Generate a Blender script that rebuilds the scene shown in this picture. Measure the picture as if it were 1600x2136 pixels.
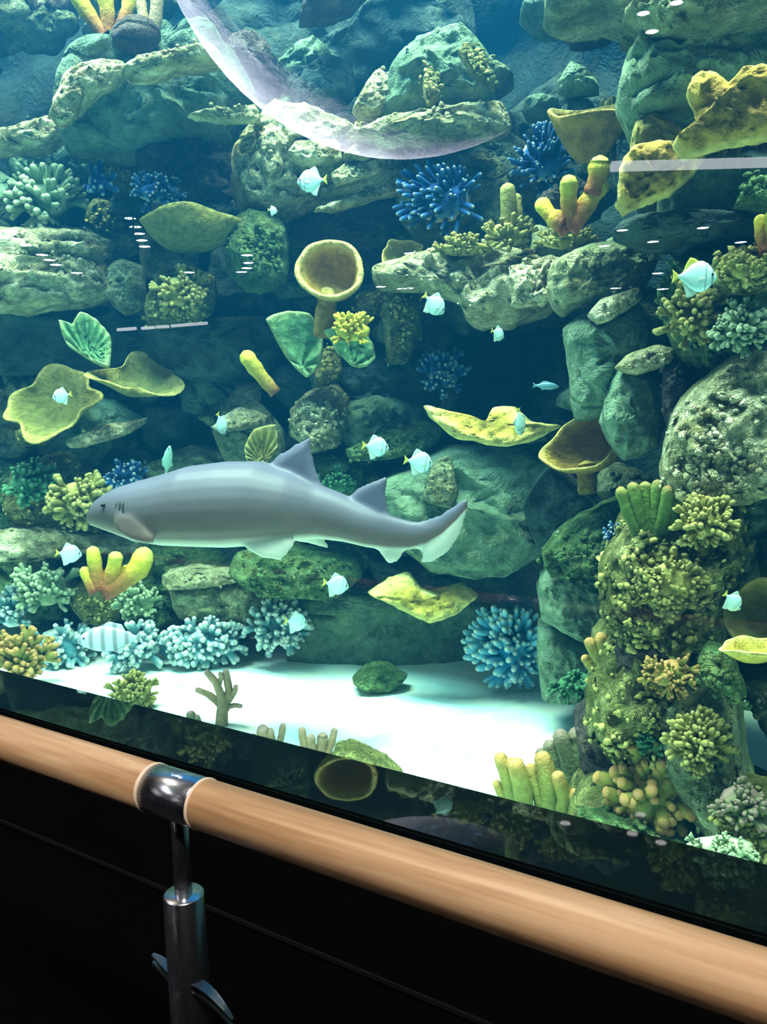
import bpy, bmesh, math, random
from mathutils import Vector, Matrix, noise

# ------------------------------------------------------------------ camera, world, light, exposure
S = bpy.context.scene
for o in list(bpy.data.objects):
    bpy.data.objects.remove(o)
COL = S.collection
R = math.radians
FPX = 1750.0                      # focal length in pixels of the 1600 x 2136 frame
CAM = Vector((0.0, -1.15, 1.50))
YAW, PITCH, ROLL = R(33.0), R(-7.5), R(1.5)
fw = Vector((-math.sin(YAW) * math.cos(PITCH), math.cos(YAW) * math.cos(PITCH), math.sin(PITCH)))
rt0 = fw.cross(Vector((0, 0, 1))).normalized()
up0 = rt0.cross(fw)
rt = math.cos(ROLL) * rt0 - math.sin(ROLL) * up0
up = math.sin(ROLL) * rt0 + math.cos(ROLL) * up0
cd = bpy.data.cameras.new('camera')
cam = bpy.data.objects.new('camera', cd)
COL.objects.link(cam)
m = Matrix((rt, up, -fw)).transposed().to_4x4()
m.translation = CAM
cam.matrix_world = m
cd.sensor_fit = 'VERTICAL'
cd.sensor_height = 36.0
cd.lens = 36.0 * FPX / 2136.0
cd.clip_start = 0.02
S.camera = cam

w = bpy.data.worlds.new('world')
S.world = w
w.use_nodes = True
w.node_tree.nodes['Background'].inputs['Color'].default_value = (0.015, 0.27, 0.75, 1)
w.node_tree.nodes['Background'].inputs['Strength'].default_value = .8

def area(name, loc, size, power, color, rot=(0, 0, 0)):
    l = bpy.data.lights.new(name, 'AREA')
    l.shape = 'RECTANGLE'
    l.size, l.size_y = size
    l.energy = power
    l.color = color
    o = bpy.data.objects.new(name, l)
    o.location = loc
    o.rotation_euler = rot
    COL.objects.link(o)
    return o

area('tank_light', (-2.2, 0.35, 8.6), (9.0, 1.6), 3300, (1.0, 0.95, 0.60), (R(13), 0, 0))
area('tank_fill_light', (-2.4, 0.2, 7.0), (8.5, 0.4), 700, (0.06, 0.56, 1.0), (R(22), 0, 0))  # added blue fill for the rock faces, no such lamp seen

S.view_settings.view_transform = 'Standard'
S.view_settings.look = 'None'
S.view_settings.gamma = 1.0
S.view_settings.use_curve_mapping = False
S.view_settings.exposure = 0.2
S.cycles.sample_clamp_indirect = 0.0
S.cycles.max_bounces = 4
S.cycles.diffuse_bounces = 2
S.cycles.glossy_bounces = 2
S.cycles.transparent_max_bounces = 8
S.cycles.adaptive_threshold = 0.04

# ------------------------------------------------------------------ layout helpers
def ray(px, py):
    return fw + (px - 800.0) / FPX * rt - (py - 1068.0) / FPX * up
def at(px, py, Y):
    """point of the scene seen at a photo pixel, Y metres behind the window plane"""
    d = ray(px, py)
    return CAM + d * ((Y + 1.15) / d.y)
def mpp(px, py, Y):
    return (Y + 1.15) / ray(px, py).y / FPX
SAND_Z = 0.05
def ground_Y(px, py, z=SAND_Z):
    d = ray(px, py)
    return (CAM + d * ((z - CAM.z) / d.z)).y
DEPTH = [(-300, 1.75), (0, 2.0), (400, 2.3), (800, 2.6), (1080, 2.55), (1250, 2.15), (1420, 1.8), (1700, 1.6)]
def Y0(px, py=0):
    for (a, ya), (b, yb) in zip(DEPTH, DEPTH[1:]):
        if px <= b:
            f = max(0.0, (px - a) / (b - a))
            return ya + (yb - ya) * f
    return DEPTH[-1][1]
class Frame:
    """upright local frame at a photo pixel: x right, y away from the viewer, z up"""
    def __init__(s, px, py, Y):
        s.C = at(px, py, Y)
        n = CAM - s.C
        n.z = 0
        n.normalize()
        s.n = n
        s.u = Vector((0, 0, 1)).cross(n)
        s.k = mpp(px, py, Y)
        s.M = Matrix((s.u, -n, Vector((0, 0, 1)))).transposed().to_4x4()
        s.M.translation = s.C
    def loc(s, px, py):
        d = ray(px, py)
        t = (s.C - CAM).dot(s.n) / d.dot(s.n)
        v = CAM + d * t - s.C
        return v.dot(s.u), v.z

# ------------------------------------------------------------------ object helpers
def tag(o, label, cat, group=None):
    o['label'] = label
    o['category'] = cat
    if group:
        o['group'] = group
    return o
def struct(o):
    o['kind'] = 'structure'
    return o
def link(name, me, parent=None, M=None):
    o = bpy.data.objects.new(name, me)
    COL.objects.link(o)
    if parent is not None:
        o.parent = parent
    if M is not None:
        if parent is not None and False:
            pass
        o.matrix_local = M
    return o
def mesh(name, vs, fs, mat, smooth=True, attr=None):
    me = bpy.data.meshes.new(name)
    me.from_pydata([tuple(v) for v in vs], [], fs)
    bm = bmesh.new()
    bm.from_mesh(me)
    bmesh.ops.recalc_face_normals(bm, faces=bm.faces)
    bm.to_mesh(me)
    bm.free()
    if smooth:
        me.polygons.foreach_set('use_smooth', [True] * len(me.polygons))
    if attr:
        a = me.attributes.new('t', 'FLOAT', 'POINT')
        a.data.foreach_set('value', attr)
    me.materials.append(mat)
    return me
def empty(name, M):
    o = bpy.data.objects.new(name, None)
    o.empty_display_size = 0.05
    o.matrix_world = M
    COL.objects.link(o)
    return o
def boxm(name, a, b, mat, bevel=0.0):
    bm = bmesh.new()
    bmesh.ops.create_cube(bm, size=1)
    for v in bm.verts:
        v.co = Vector([(a[i] + b[i]) / 2 + v.co[i] * (b[i] - a[i]) for i in range(3)])
    if bevel:
        bmesh.ops.bevel(bm, geom=bm.edges[:], offset=bevel, segments=2, affect='EDGES')
    me = bpy.data.meshes.new(name)
    bm.to_mesh(me)
    bm.free()
    me.materials.append(mat)
    return me
def tube(path, radii, seg=10, cap=True):
    """closed tube with rounded ends along a 3-D path"""
    vs, fs, ts = [], [], []
    P = [Vector(p) for p in path]
    n = len(P)
    ref = Vector((0.13, 1, 0.21)).normalized()
    for i, p in enumerate(P):
        d = (P[min(i + 1, n - 1)] - P[max(i - 1, 0)]).normalized()
        a = d.cross(ref).normalized()
        b = d.cross(a)
        for k in range(seg):
            th = 2 * math.pi * k / seg
            vs.append(p + (a * math.cos(th) + b * math.sin(th)) * radii[i])
            ts.append(i / (n - 1))
    for i in range(n - 1):
        for k in range(seg):
            k2 = (k + 1) % seg
            fs.append((i * seg + k, i * seg + k2, (i + 1) * seg + k2, (i + 1) * seg + k))
    fs.append(tuple(range(seg)))
    fs.append(tuple((n - 1) * seg + k for k in range(seg)))
    return vs, fs, ts
def finger_path(pts, w0, w1, rng, bulb=1.0):
    """resample a polyline, radius w0 at base to w1 near a rounded tip"""
    P = [Vector(p) for p in pts]
    L = [0]
    for a, b in zip(P, P[1:]):
        L.append(L[-1] + (b - a).length)
    tot = L[-1]
    out, rad = [], []
    tipr = w1 * bulb
    ss = [0, .12, .25, .38, .5, .62, .74, .85]
    ss += [max(.86, 1 - tipr / tot * q) for q in (.9, .5, .2)] + [1.0]
    for s in sorted(ss):
        d = s * tot
        for i in range(len(P) - 1):
            if d <= L[i + 1] or i == len(P) - 2:
                f = (d - L[i]) / max(1e-9, L[i + 1] - L[i])
                q = P[i].lerp(P[i + 1], f)
                break
        r = w0 + (tipr - w0) * s
        e = (1 - s) * tot / tipr
        if e < 1:
            r *= max(.12, math.sqrt(max(0, 1 - (1 - e) ** 2)))
        r *= 1 + rng.uniform(-.09, .09)
        out.append(q)
        rad.append(r)
    return out, rad

# ------------------------------------------------------------------ materials
def nodes(name):
    mt = bpy.data.materials.new(name)
    mt.use_nodes = True
    nt = mt.node_tree
    return mt, nt, nt.nodes['Principled BSDF']
def ramp(nt, stops, fac):
    r = nt.nodes.new('ShaderNodeValToRGB')
    el = r.color_ramp.elements
    while len(el) < len(stops):
        el.new(0.5)
    for e, (p, c) in zip(el, stops):
        e.position = p
        e.color = (*c, 1)
    nt.links.new(fac, r.inputs['Fac'])
    return r.outputs['Color']
def tex(nt, kind, scale, detail=4, rough=.6, dist=0, co=None, **kw):
    t = nt.nodes.new(kind)
    t.inputs['Scale'].default_value = scale
    if 'Detail' in t.inputs:
        t.inputs['Detail'].default_value = detail
    if kind == 'ShaderNodeTexNoise':
        t.inputs['Roughness'].default_value = rough
        t.inputs['Distortion'].default_value = dist
    for k, v in kw.items():
        setattr(t, k, v)
    if co is not None:
        nt.links.new(co, t.inputs['Vector'])
    return t
def wpos(nt, scale=(1, 1, 1), rot=(0, 0, 0), obj=False):
    if obj:
        g = nt.nodes.new('ShaderNodeTexCoord')
        out = g.outputs['Object']
    else:
        g = nt.nodes.new('ShaderNodeNewGeometry')
        out = g.outputs['Position']
    mp = nt.nodes.new('ShaderNodeMapping')
    mp.inputs['Scale'].default_value = scale
    mp.inputs['Rotation'].default_value = rot
    nt.links.new(out, mp.inputs['Vector'])
    return mp.outputs['Vector']
def bump(nt, bs, h, strength, dist):
    b = nt.nodes.new('ShaderNodeBump')
    b.inputs['Strength'].default_value = strength
    b.inputs['Distance'].default_value = dist
    nt.links.new(h, b.inputs['Height'])
    nt.links.new(b.outputs['Normal'], bs.inputs['Normal'])
def mixc(nt, fac, a, b, mode='MIX'):
    x = nt.nodes.new('ShaderNodeMix')
    x.data_type = 'RGBA'
    x.blend_type = mode
    for s, v in ((x.inputs[0], fac), (x.inputs[6], a), (x.inputs[7], b)):
        if isinstance(v, (int, float)):
            s.default_value = v
        elif isinstance(v, tuple):
            s.default_value = (*v, 1)
        else:
            nt.links.new(v, s)
    return x.outputs[2]

def rock_mat(name, stops, algae=(.20, .17, .05), amt=.5, scale=3.5, bstr=.6, pit_col=None, pit_scale=16, cracks=.6):
    """weathered reef rock: colour patches, algae film, fine speckle, fissures and pits"""
    mt, nt, bs = nodes(name)
    co = wpos(nt)
    n1 = tex(nt, 'ShaderNodeTexNoise', scale, 4, .65, .6, co)
    c = ramp(nt, stops, n1.outputs['Fac'])
    n4 = tex(nt, 'ShaderNodeTexNoise', scale * 1.9, 3, .7, 1.0, wpos(nt, (1, 1, 1.3), (.4, .2, .9)))
    c = mixc(nt, ramp(nt, [(.50, (0, 0, 0)), (.64, (amt, amt, amt))], n4.outputs['Fac']), c, algae)
    n2 = tex(nt, 'ShaderNodeTexNoise', scale * 6, 4, .75, .5, co)
    c = mixc(nt, .62, c, ramp(nt, [(.34, (.22, .25, .24)), (.56, (1, 1, 1)), (.72, (1.25, 1.25, 1.15))], n2.outputs['Fac']), 'MULTIPLY')
    if pit_col:
        v = tex(nt, 'ShaderNodeTexVoronoi', pit_scale, co=co)
        wr = ramp(nt, [(.12, (1, 1, 1)), (.30, (0, 0, 0))], v.outputs['Distance'])
        n3 = tex(nt, 'ShaderNodeTexNoise', scale * 1.3, 2, .5, 0, co)
        sel = mixc(nt, 1.0, wr, ramp(nt, [(.42, (0, 0, 0)), (.56, (1, 1, 1))], n3.outputs['Fac']), 'MULTIPLY')
        c = mixc(nt, sel, c, pit_col)
    nt.links.new(c, bs.inputs['Base Color'])
    bs.inputs['Roughness'].default_value = .92
    bs.inputs['Specular IOR Level'].default_value = .12
    mus = tex(nt, 'ShaderNodeTexNoise', scale * 2.4, 5, .78, .9, co)
    h = mus.outputs['Fac']
    if cracks:
        vv = tex(nt, 'ShaderNodeTexNoise', 1.5, 1.5, .5, .3, wpos(nt, (.7, .7, 1.9)))
        e = ramp(nt, [(.455, (1, 1, 1)), (.485, (0, 0, 0)), (.515, (1, 1, 1))], vv.outputs['Fac'])
        mm = nt.nodes.new('ShaderNodeMath')
        mm.operation = 'MULTIPLY_ADD'
        nt.links.new(e, mm.inputs[0])
        mm.inputs[1].default_value = cracks * .6
        nt.links.new(h, mm.inputs[2])
        h = mm.outputs[0]
    bump(nt, bs, h, bstr, .16)
    return mt
def tint_mat(name, stops, scale=30, bstr=.5, rough=.7, cells=False, mul=.5, emit=None, dist=.02):
    """coral skin: colour runs along the branch (attribute t), small polyp relief"""
    mt, nt, bs = nodes(name)
    a = nt.nodes.new('ShaderNodeAttribute')
    a.attribute_name = 't'
    c = ramp(nt, stops, a.outputs['Fac'])
    co = wpos(nt, obj=True)
    n = tex(nt, 'ShaderNodeTexNoise', scale, 4, .6, .2, co)
    c = mixc(nt, mul, c, ramp(nt, [(.3, (.35, .35, .35)), (.65, (1, 1, 1))], n.outputs['Fac']), 'MULTIPLY')
    nt.links.new(c, bs.inputs['Base Color'])
    bs.inputs['Roughness'].default_value = rough
    bs.inputs['Specular IOR Level'].default_value = .2
    if cells:
        v = tex(nt, 'ShaderNodeTexVoronoi', scale * 1.5, co=co)
        bump(nt, bs, v.outputs['Distance'], bstr, dist)
    else:
        bump(nt, bs, n.outputs['Fac'], bstr, dist)
    return mt
def plain(name, col, rough=.5, metal=0, spec=.5, var=0, scale=20):
    mt, nt, bs = nodes(name)
    bs.inputs['Roughness'].default_value = rough
    bs.inputs['Metallic'].default_value = metal
    bs.inputs['Specular IOR Level'].default_value = spec
    if var:
        n = tex(nt, 'ShaderNodeTexNoise', scale, 4, .6, 0, wpos(nt, obj=True))
        d = tuple(x * (1 - var) for x in col)
        nt.links.new(ramp(nt, [(.3, d), (.7, col)], n.outputs['Fac']), bs.inputs['Base Color'])
    else:
        bs.inputs['Base Color'].default_value = (*col, 1)
    return mt
def lamp_mat(name, col, strength):
    mt, nt, bs = nodes(name)
    bs.inputs['Base Color'].default_value = (.8, .8, .8, 1)
    bs.inputs['Emission Color'].default_value = (*col, 1)
    bs.inputs['Emission Strength'].default_value = strength
    return mt

MT = {}
MT['pale'] = rock_mat('pale_rock', [(.30, (.22, .22, .12)), (.46, (.56, .53, .31)), (.62, (.88, .82, .56))], (.24, .19, .065), .65, bstr=.9)
MT['mid'] = rock_mat('green_grey_rock', [(.30, (.10, .14, .08)), (.50, (.26, .30, .18)), (.66, (.54, .54, .33))], (.14, .13, .04), .6, bstr=.8)
MT['teal'] = rock_mat('smooth_teal_rock', [(.30, (.11, .19, .13)), (.70, (.24, .33, .22))], (.10, .15, .08), .5, scale=2.2, bstr=.55, cracks=.8)
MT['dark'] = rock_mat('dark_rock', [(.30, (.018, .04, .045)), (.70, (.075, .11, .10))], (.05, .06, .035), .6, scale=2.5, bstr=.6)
MT['purple'] = rock_mat('purple_grey_rock', [(.30, (.045, .042, .05)), (.70, (.20, .16, .15))], (.10, .09, .05), .6, scale=4, bstr=.9)
MT['moss'] = rock_mat('mossy_rock', [(.30, (.12, .14, .035)), (.52, (.34, .34, .12)), (.70, (.58, .54, .26))], (.13, .17, .05), .7, scale=5, bstr=1.0, pit_col=(.02, .028, .022), pit_scale=11, cracks=.3)
MT['pitted'] = rock_mat('pitted_pale_rock', [(.30, (.26, .26, .13)), (.52, (.56, .55, .32)), (.70, (.85, .82, .58))], (.22, .20, .07), .7, scale=5.5, bstr=1.0, pit_col=(.015, .025, .02), pit_scale=8, cracks=.3)
MT['greenmoss'] = rock_mat('green_moss_rock', [(.30, (.05, .12, .04)), (.52, (.17, .30, .12)), (.70, (.34, .48, .22))], (.20, .22, .07), .6, scale=6, bstr=1.0, cracks=.3)
MT['shade'] = rock_mat('shaded_teal_rock', [(.30, (.06, .11, .09)), (.70, (.15, .22, .16))], (.08, .11, .06), .5, scale=2.2, bstr=.55, cracks=.8)  # darker copy of the teal rock, overhang shade put into its colour
MT['wall'] = rock_mat('shaded_back_rock', [(.30, (.006, .016, .020)), (.70, (.025, .045, .045))], (.015, .02, .015), .6, scale=1.6, bstr=.6, cracks=0)  # shade of the voids between rocks put into the base colour

MT['yellow'] = tint_mat('yellow_coral', [(0, (.30, .07, .035)), (.28, (.42, .20, .04)), (.55, (.62, .52, .05)), (1, (.72, .70, .16))], 40)
MT['tube'] = tint_mat('yellow_tube_coral', [(0, (.25, .10, .05)), (.35, (.55, .42, .06)), (1, (.80, .76, .10))], 40)
MT['olive'] = tint_mat('olive_coral', [(0, (.14, .15, .04)), (.6, (.36, .34, .09)), (1, (.50, .42, .16))], 45)
MT['green'] = tint_mat('green_coral', [(0, (.04, .09, .018)), (.6, (.13, .21, .04)), (.85, (.26, .24, .07)), (1, (.40, .20, .10))], 40)
MT['tan'] = tint_mat('tan_tip_coral', [(0, (.09, .14, .035)), (.5, (.32, .30, .07)), (.8, (.52, .30, .09)), (1, (.64, .32, .15))], 40)
MT['purplecoral'] = tint_mat('purple_tip_coral', [(0, (.12, .17, .08)), (.6, (.22, .24, .12)), (1, (.34, .20, .20))], 40)
MT['palegreen'] = tint_mat('pale_green_coral', [(0, (.10, .17, .10)), (.6, (.30, .42, .24)), (1, (.55, .62, .42))], 45)
MT['darkgreen'] = tint_mat('dark_green_coral', [(0, (.02, .07, .035)), (.7, (.06, .20, .10)), (1, (.12, .32, .17))], 45)
MT['blue'] = tint_mat('blue_coral', [(0, (.006, .04, .15)), (.6, (.012, .09, .32)), (.85, (.06, .20, .42)), (1, (.62, .58, .50))], 40)
MT['bright_blue'] = tint_mat('bright_blue_coral', [(0, (.01, .20, .50)), (.4, (.03, .44, .90)), (.8, (.30, .72, .95)), (1, (.95, .95, .85))], 40)
MT['rubble'] = tint_mat('white_blue_coral', [(0, (.03, .16, .24)), (.5, (.15, .38, .48)), (1, (.80, .86, .84))], 40)
MT['brown'] = tint_mat('pinkish_brown_coral', [(0, (.24, .18, .09)), (.6, (.40, .28, .17)), (1, (.46, .30, .28))], 40)
MT['sponge'] = tint_mat('ochre_sponge', [(0, (.24, .17, .04)), (.45, (.28, .17, .035)), (.8, (.44, .29, .05)), (1, (.66, .52, .17))], 24, .8, .85, mul=.8, dist=.03)
MT['sponge_green'] = tint_mat('olive_sponge', [(0, (.13, .15, .04)), (.6, (.25, .23, .06)), (1, (.46, .38, .12))], 24, .8, .85, mul=.8, dist=.03)
MT['gold'] = tint_mat('golden_sponge', [(0, (.34, .21, .04)), (.5, (.44, .28, .05)), (1, (.78, .62, .22))], 24, .8, .85, mul=.75, dist=.03)
MT['lip'] = tint_mat('yellow_plate_coral', [(0, (.22, .17, .03)), (.5, (.55, .42, .07)), (1, (.85, .74, .26))], 22, .9, .8, mul=.8, dist=.03)
MT['leaf'] = tint_mat('green_leaf_coral', [(0, (.07, .20, .10)), (.7, (.16, .36, .17)), (1, (.40, .52, .24))], 26, .6, .8, mul=.75)

# sand
mt, nt, bs = nodes('white_sand')
co = wpos(nt)
n = tex(nt, 'ShaderNodeTexNoise', 1.7, 5, .55, .6, co)
nt.links.new(ramp(nt, [(.35, (.50, .80, .82)), (.58, (.90, .93, .90))], n.outputs['Fac']), bs.inputs['Base Color'])
bs.inputs['Roughness'].default_value = .95
g = tex(nt, 'ShaderNodeTexNoise', 9, 4, .6, .3, co)
bump(nt, bs, g.outputs['Fac'], .25, .05)
MT['sand'] = mt
# wood
mt, nt, bs = nodes('oiled_wood')
co = wpos(nt, (2.2, 38, 38), obj=True)
n = tex(nt, 'ShaderNodeTexNoise', 1.0, 6, .6, 1.2, co)
c = ramp(nt, [(.30, (.34, .17, .065)), (.5, (.52, .31, .15)), (.70, (.64, .43, .24))], n.outputs['Fac'])
n2 = tex(nt, 'ShaderNodeTexNoise', 3.0, 3, .6, .5, wpos(nt, (1, 14, 14), obj=True))
c = mixc(nt, .35, c, ramp(nt, [(.40, (.42, .30, .2)), (.58, (1, 1, 1))], n2.outputs['Fac']), 'MULTIPLY')
nt.links.new(c, bs.inputs['Base Color'])
bs.inputs['Roughness'].default_value = .42
bump(nt, bs, n.outputs['Fac'], .08, .004)
MT['wood'] = mt
MT['wood_end'] = plain('wood_end_ring', (.78, .60, .42), .5)
# brushed steel
mt, nt, bs = nodes('brushed_steel')
n = tex(nt, 'ShaderNodeTexNoise', 1, 4, .6, 0, wpos(nt, (400, 400, 6), obj=True))
nt.links.new(ramp(nt, [(.3, (.42, .43, .45)), (.7, (.62, .63, .66))], n.outputs['Fac']), bs.inputs['Base Color'])
bs.inputs['Metallic'].default_value = 1
bs.inputs['Roughness'].default_value = .24
MT['steel'] = mt
MT['dark_steel'] = plain('dark_steel', (.12, .13, .13), .35, 1)
MT['black'] = plain('black_lacquer_panel', (.0016, .0018, .0018), .6, 0, .08)
MT['seam'] = plain('panel_seam_trim', (.006, .006, .0055), .6, 0, .1)
MT['ledge'] = plain('polished_black_ledge', (.002, .004, .0045), .02, 0, .32)
MT['room'] = plain('dark_room_paint', (.02, .022, .026), .9, 0, .1, .3, 2)
MT['ceiling'] = plain('dark_ceiling_paint', (.03, .033, .038), .9, 0, .1, .3, 2)
MT['floor'] = plain('dark_carpet', (.012, .012, .014), .95, 0, .05, .4, 8)
MT['white_paint'] = plain('white_lamp_bowl', (.75, .75, .78), .7, 0, .2)
MT['fish'] = None
# fish skin: silver blue with two dark bars near the head
mt, nt, bs = nodes('silver_fish_skin')
g = nt.nodes.new('ShaderNodeTexCoord')
sp = nt.nodes.new('ShaderNodeSeparateXYZ')
nt.links.new(g.outputs['Object'], sp.inputs[0])
c = ramp(nt, [(0, (.55, .88, .86)), (.67, (.62, .92, .92)), (.70, (.22, .36, .38)), (.73, (.62, .92, .92)), (.84, (.60, .90, .92)), (.87, (.14, .22, .24)), (.91, (.60, .86, .88))], sp.outputs['X'])
# object x runs -0.5..0.5: shift to 0..1
mp = nt.nodes.new('ShaderNodeMath')
mp.operation = 'ADD'
mp.inputs[1].default_value = .5
nt.links.new(sp.outputs['X'], mp.inputs[0])
nt.links.new(mp.outputs[0], nt.nodes[c.node.name].inputs['Fac'])
nt.links.new(c, bs.inputs['Base Color'])
bs.inputs['Roughness'].default_value = .35
bs.inputs['Metallic'].default_value = .1
MT['fish'] = mt
MT['fin_yellow'] = plain('yellow_fin', (.62, .60, .08), .5)
MT['fin_pale'] = plain('pale_fin', (.55, .72, .66), .5)
MT['eye'] = plain('black_eye', (.005, .005, .006), .1)
MT['dark_slit'] = plain('dark_gill', (.03, .03, .035), .6)
MT['blue_fish'] = plain('blue_grey_fish_skin', (.16, .36, .45), .35)
MT['green_fish'] = plain('green_grey_fish_skin', (.20, .40, .36), .4)

# glass: a clear front face that mirrors a little of the room; the other faces just let light by
mt, nt, bs = nodes('window_front_face')
nt.nodes.remove(bs)
tr = nt.nodes.new('ShaderNodeBsdfTransparent')
tr.inputs['Color'].default_value = (.97, 1, .99, 1)
gl = nt.nodes.new('ShaderNodeBsdfGlossy')
gl.inputs['Roughness'].default_value = 0.0
fr = nt.nodes.new('ShaderNodeFresnel')
fr.inputs['IOR'].default_value = 1.6
mx = nt.nodes.new('ShaderNodeMixShader')
nt.links.new(fr.outputs[0], mx.inputs[0])
nt.links.new(tr.outputs[0], mx.inputs[1])
nt.links.new(gl.outputs[0], mx.inputs[2])
nt.links.new(mx.outputs[0], nt.nodes['Material Output'].inputs['Surface'])
MT['glass_front'] = mt
mt, nt, bs = nodes('window_acrylic')
nt.nodes.remove(bs)
tr = nt.nodes.new('ShaderNodeBsdfTransparent')
tr.inputs['Color'].default_value = (.96, 1, .99, 1)
nt.links.new(tr.outputs[0], nt.nodes['Material Output'].inputs['Surface'])
MT['glass'] = mt

# ------------------------------------------------------------------ structure: room, ledge, window, tank
WIN_Z = CAM.z - 1.15 * 0.5422
XL, XR = -9.0, 1.9
def box(name, a, b, mat, parent=None, bevel=0):
    return link(name, boxm(name, a, b, MT[mat], bevel), parent)
RX0, RX1, RY, RZ = -62.0, 14.0, -44.0, 5.6
struct(box('floor', (RX0, RY, -.1), (RX1, 0, 0), 'floor'))
struct(box('ceiling', (RX0, RY, RZ), (RX1, -.02, RZ + .1), 'ceiling'))
struct(box('wall_rear', (RX0, RY - .1, 0), (RX1, RY, RZ), 'room'))
struct(box('wall_left', (RX0 - .1, RY, 0), (RX0, 0, RZ), 'room'))
struct(box('wall_right', (RX1, RY, 0), (RX1 + .1, 0, RZ), 'room'))
panel = struct(box('wall_window', (RX0, -.15, 0), (RX1, -.02, WIN_Z - .03), 'black'))
struct(box('wall_window_top', (RX0, -.02, 2.95), (RX1, -.001, RZ + .1), 'black'))
struct(box('wall_window_side', (RX0, -.02, 0), (XL, .10, 3.0), 'black'))
struct(box('wall_window_end', (XR, -.02, 0), (RX1, .10, 3.0), 'black'))
struct(box('wall_under_window', (XL, -.02, 0), (XR, -.001, WIN_Z - .03), 'black'))
led = struct(box('trim_1', (XL, -.165, WIN_Z - .03), (XR, -.0008, WIN_Z), 'ledge', None, .004))
# seam strip on the black panel under the ledge
def panel_z(px, py, y=-.15):
    d = ray(px, py)
    p = CAM + d * ((y - CAM.y) / d.y)
    return p.z
zs = (panel_z(250, 1815) + panel_z(600, 1960)) / 2
struct(box('trim_2', (XL, -.154, zs - .0035), (XR, -.149, zs + .0035), 'seam'))

pane = boxm('window_1', (XL, 0, 0.0), (XR, .08, 3.0), MT['glass'])
pane.materials.append(MT['glass_front'])
for f in pane.polygons:
    if f.normal.y < -.5:
        f.material_index = 1
struct(link('window_1', pane))

# back wall of the tank: one rough cliff, its boulders are its children
def wall_Y(x, z):
    f = [(-9.2, 1.6), (-6, 2.75), (-3.5, 3.55), (-1.5, 3.75), (.2, 3.1), (2, 2.4)]
    for (a, ya), (b, yb) in zip(f, f[1:]):
        if x <= b:
            return ya + (yb - ya) * max(0, (x - a) / (b - a))
    return f[-1][1]
nx, nz = 90, 56
vs, fs = [], []
for j in range(nz + 1):
    for i in range(nx + 1):
        x = -9.2 + 11.2 * i / nx
        z = 5.4 * j / nz
        q = Vector((x * .9, z * 1.3, 3.1))
        d = noise.fractal(q, .8, 2.1, 5) * .30 + abs(noise.noise(q * 2.3)) * .2
        vs.append((x, wall_Y(x, z) - d, z))
N = len(vs)
for j in range(nz):
    for i in range(nx):
        a = j * (nx + 1) + i
        fs.append((a, a + 1, a + nx + 2, a + nx + 1))
vs += [(v[0], 5.0, v[2]) for v in (vs[0], vs[nx], vs[N - 1], vs[N - 1 - nx])]
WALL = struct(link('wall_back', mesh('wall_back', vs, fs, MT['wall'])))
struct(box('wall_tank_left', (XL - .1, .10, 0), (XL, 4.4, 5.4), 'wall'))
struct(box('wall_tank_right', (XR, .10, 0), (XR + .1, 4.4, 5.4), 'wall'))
# sand floor
vs, fs = [], []
nx, ny = 110, 44
for j in range(ny + 1):
    for i in range(nx + 1):
        x = XL + (XR - XL) * i / nx
        y = .10 + 4.2 * j / ny
        z = SAND_Z + .035 * noise.noise(Vector((x * 1.1, y * 1.6, 0))) + .012 * noise.noise(Vector((x * 4, y * 5, 2)))
        vs.append((x, y, z))
for j in range(ny):
    for i in range(nx):
        a = j * (nx + 1) + i
        fs.append((a, a + 1, a + nx + 2, a + nx + 1))
struct(link('floor_sand', mesh('floor_sand', vs, fs, MT['sand'])))

mt = bpy.data.materials.new('tank_water')
mt.use_nodes = True
nt = mt.node_tree
nt.nodes.clear()
out = nt.nodes.new('ShaderNodeOutputMaterial')
sc_ = nt.nodes.new('ShaderNodeVolumeScatter')
sc_.inputs['Color'].default_value = (.02, .36, .95, 1)
sc_.inputs['Density'].default_value = .036
sc_.inputs['Anisotropy'].default_value = .2
ab = nt.nodes.new('ShaderNodeVolumeAbsorption')
ab.inputs['Color'].default_value = (.12, .93, .93, 1)
ab.inputs['Density'].default_value = .085
ad = nt.nodes.new('ShaderNodeAddShader')
nt.links.new(sc_.outputs[0], ad.inputs[0])
nt.links.new(ab.outputs[0], ad.inputs[1])
nt.links.new(ad.outputs[0], out.inputs['Volume'])
wo = link('water', boxm('water', (XL + .01, .082, .0), (XR - .01, 4.35, 4.5), mt))
wo['kind'] = 'stuff'
tag(wo, 'clear blue-green sea water filling the whole tank behind the window', 'water')

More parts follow.
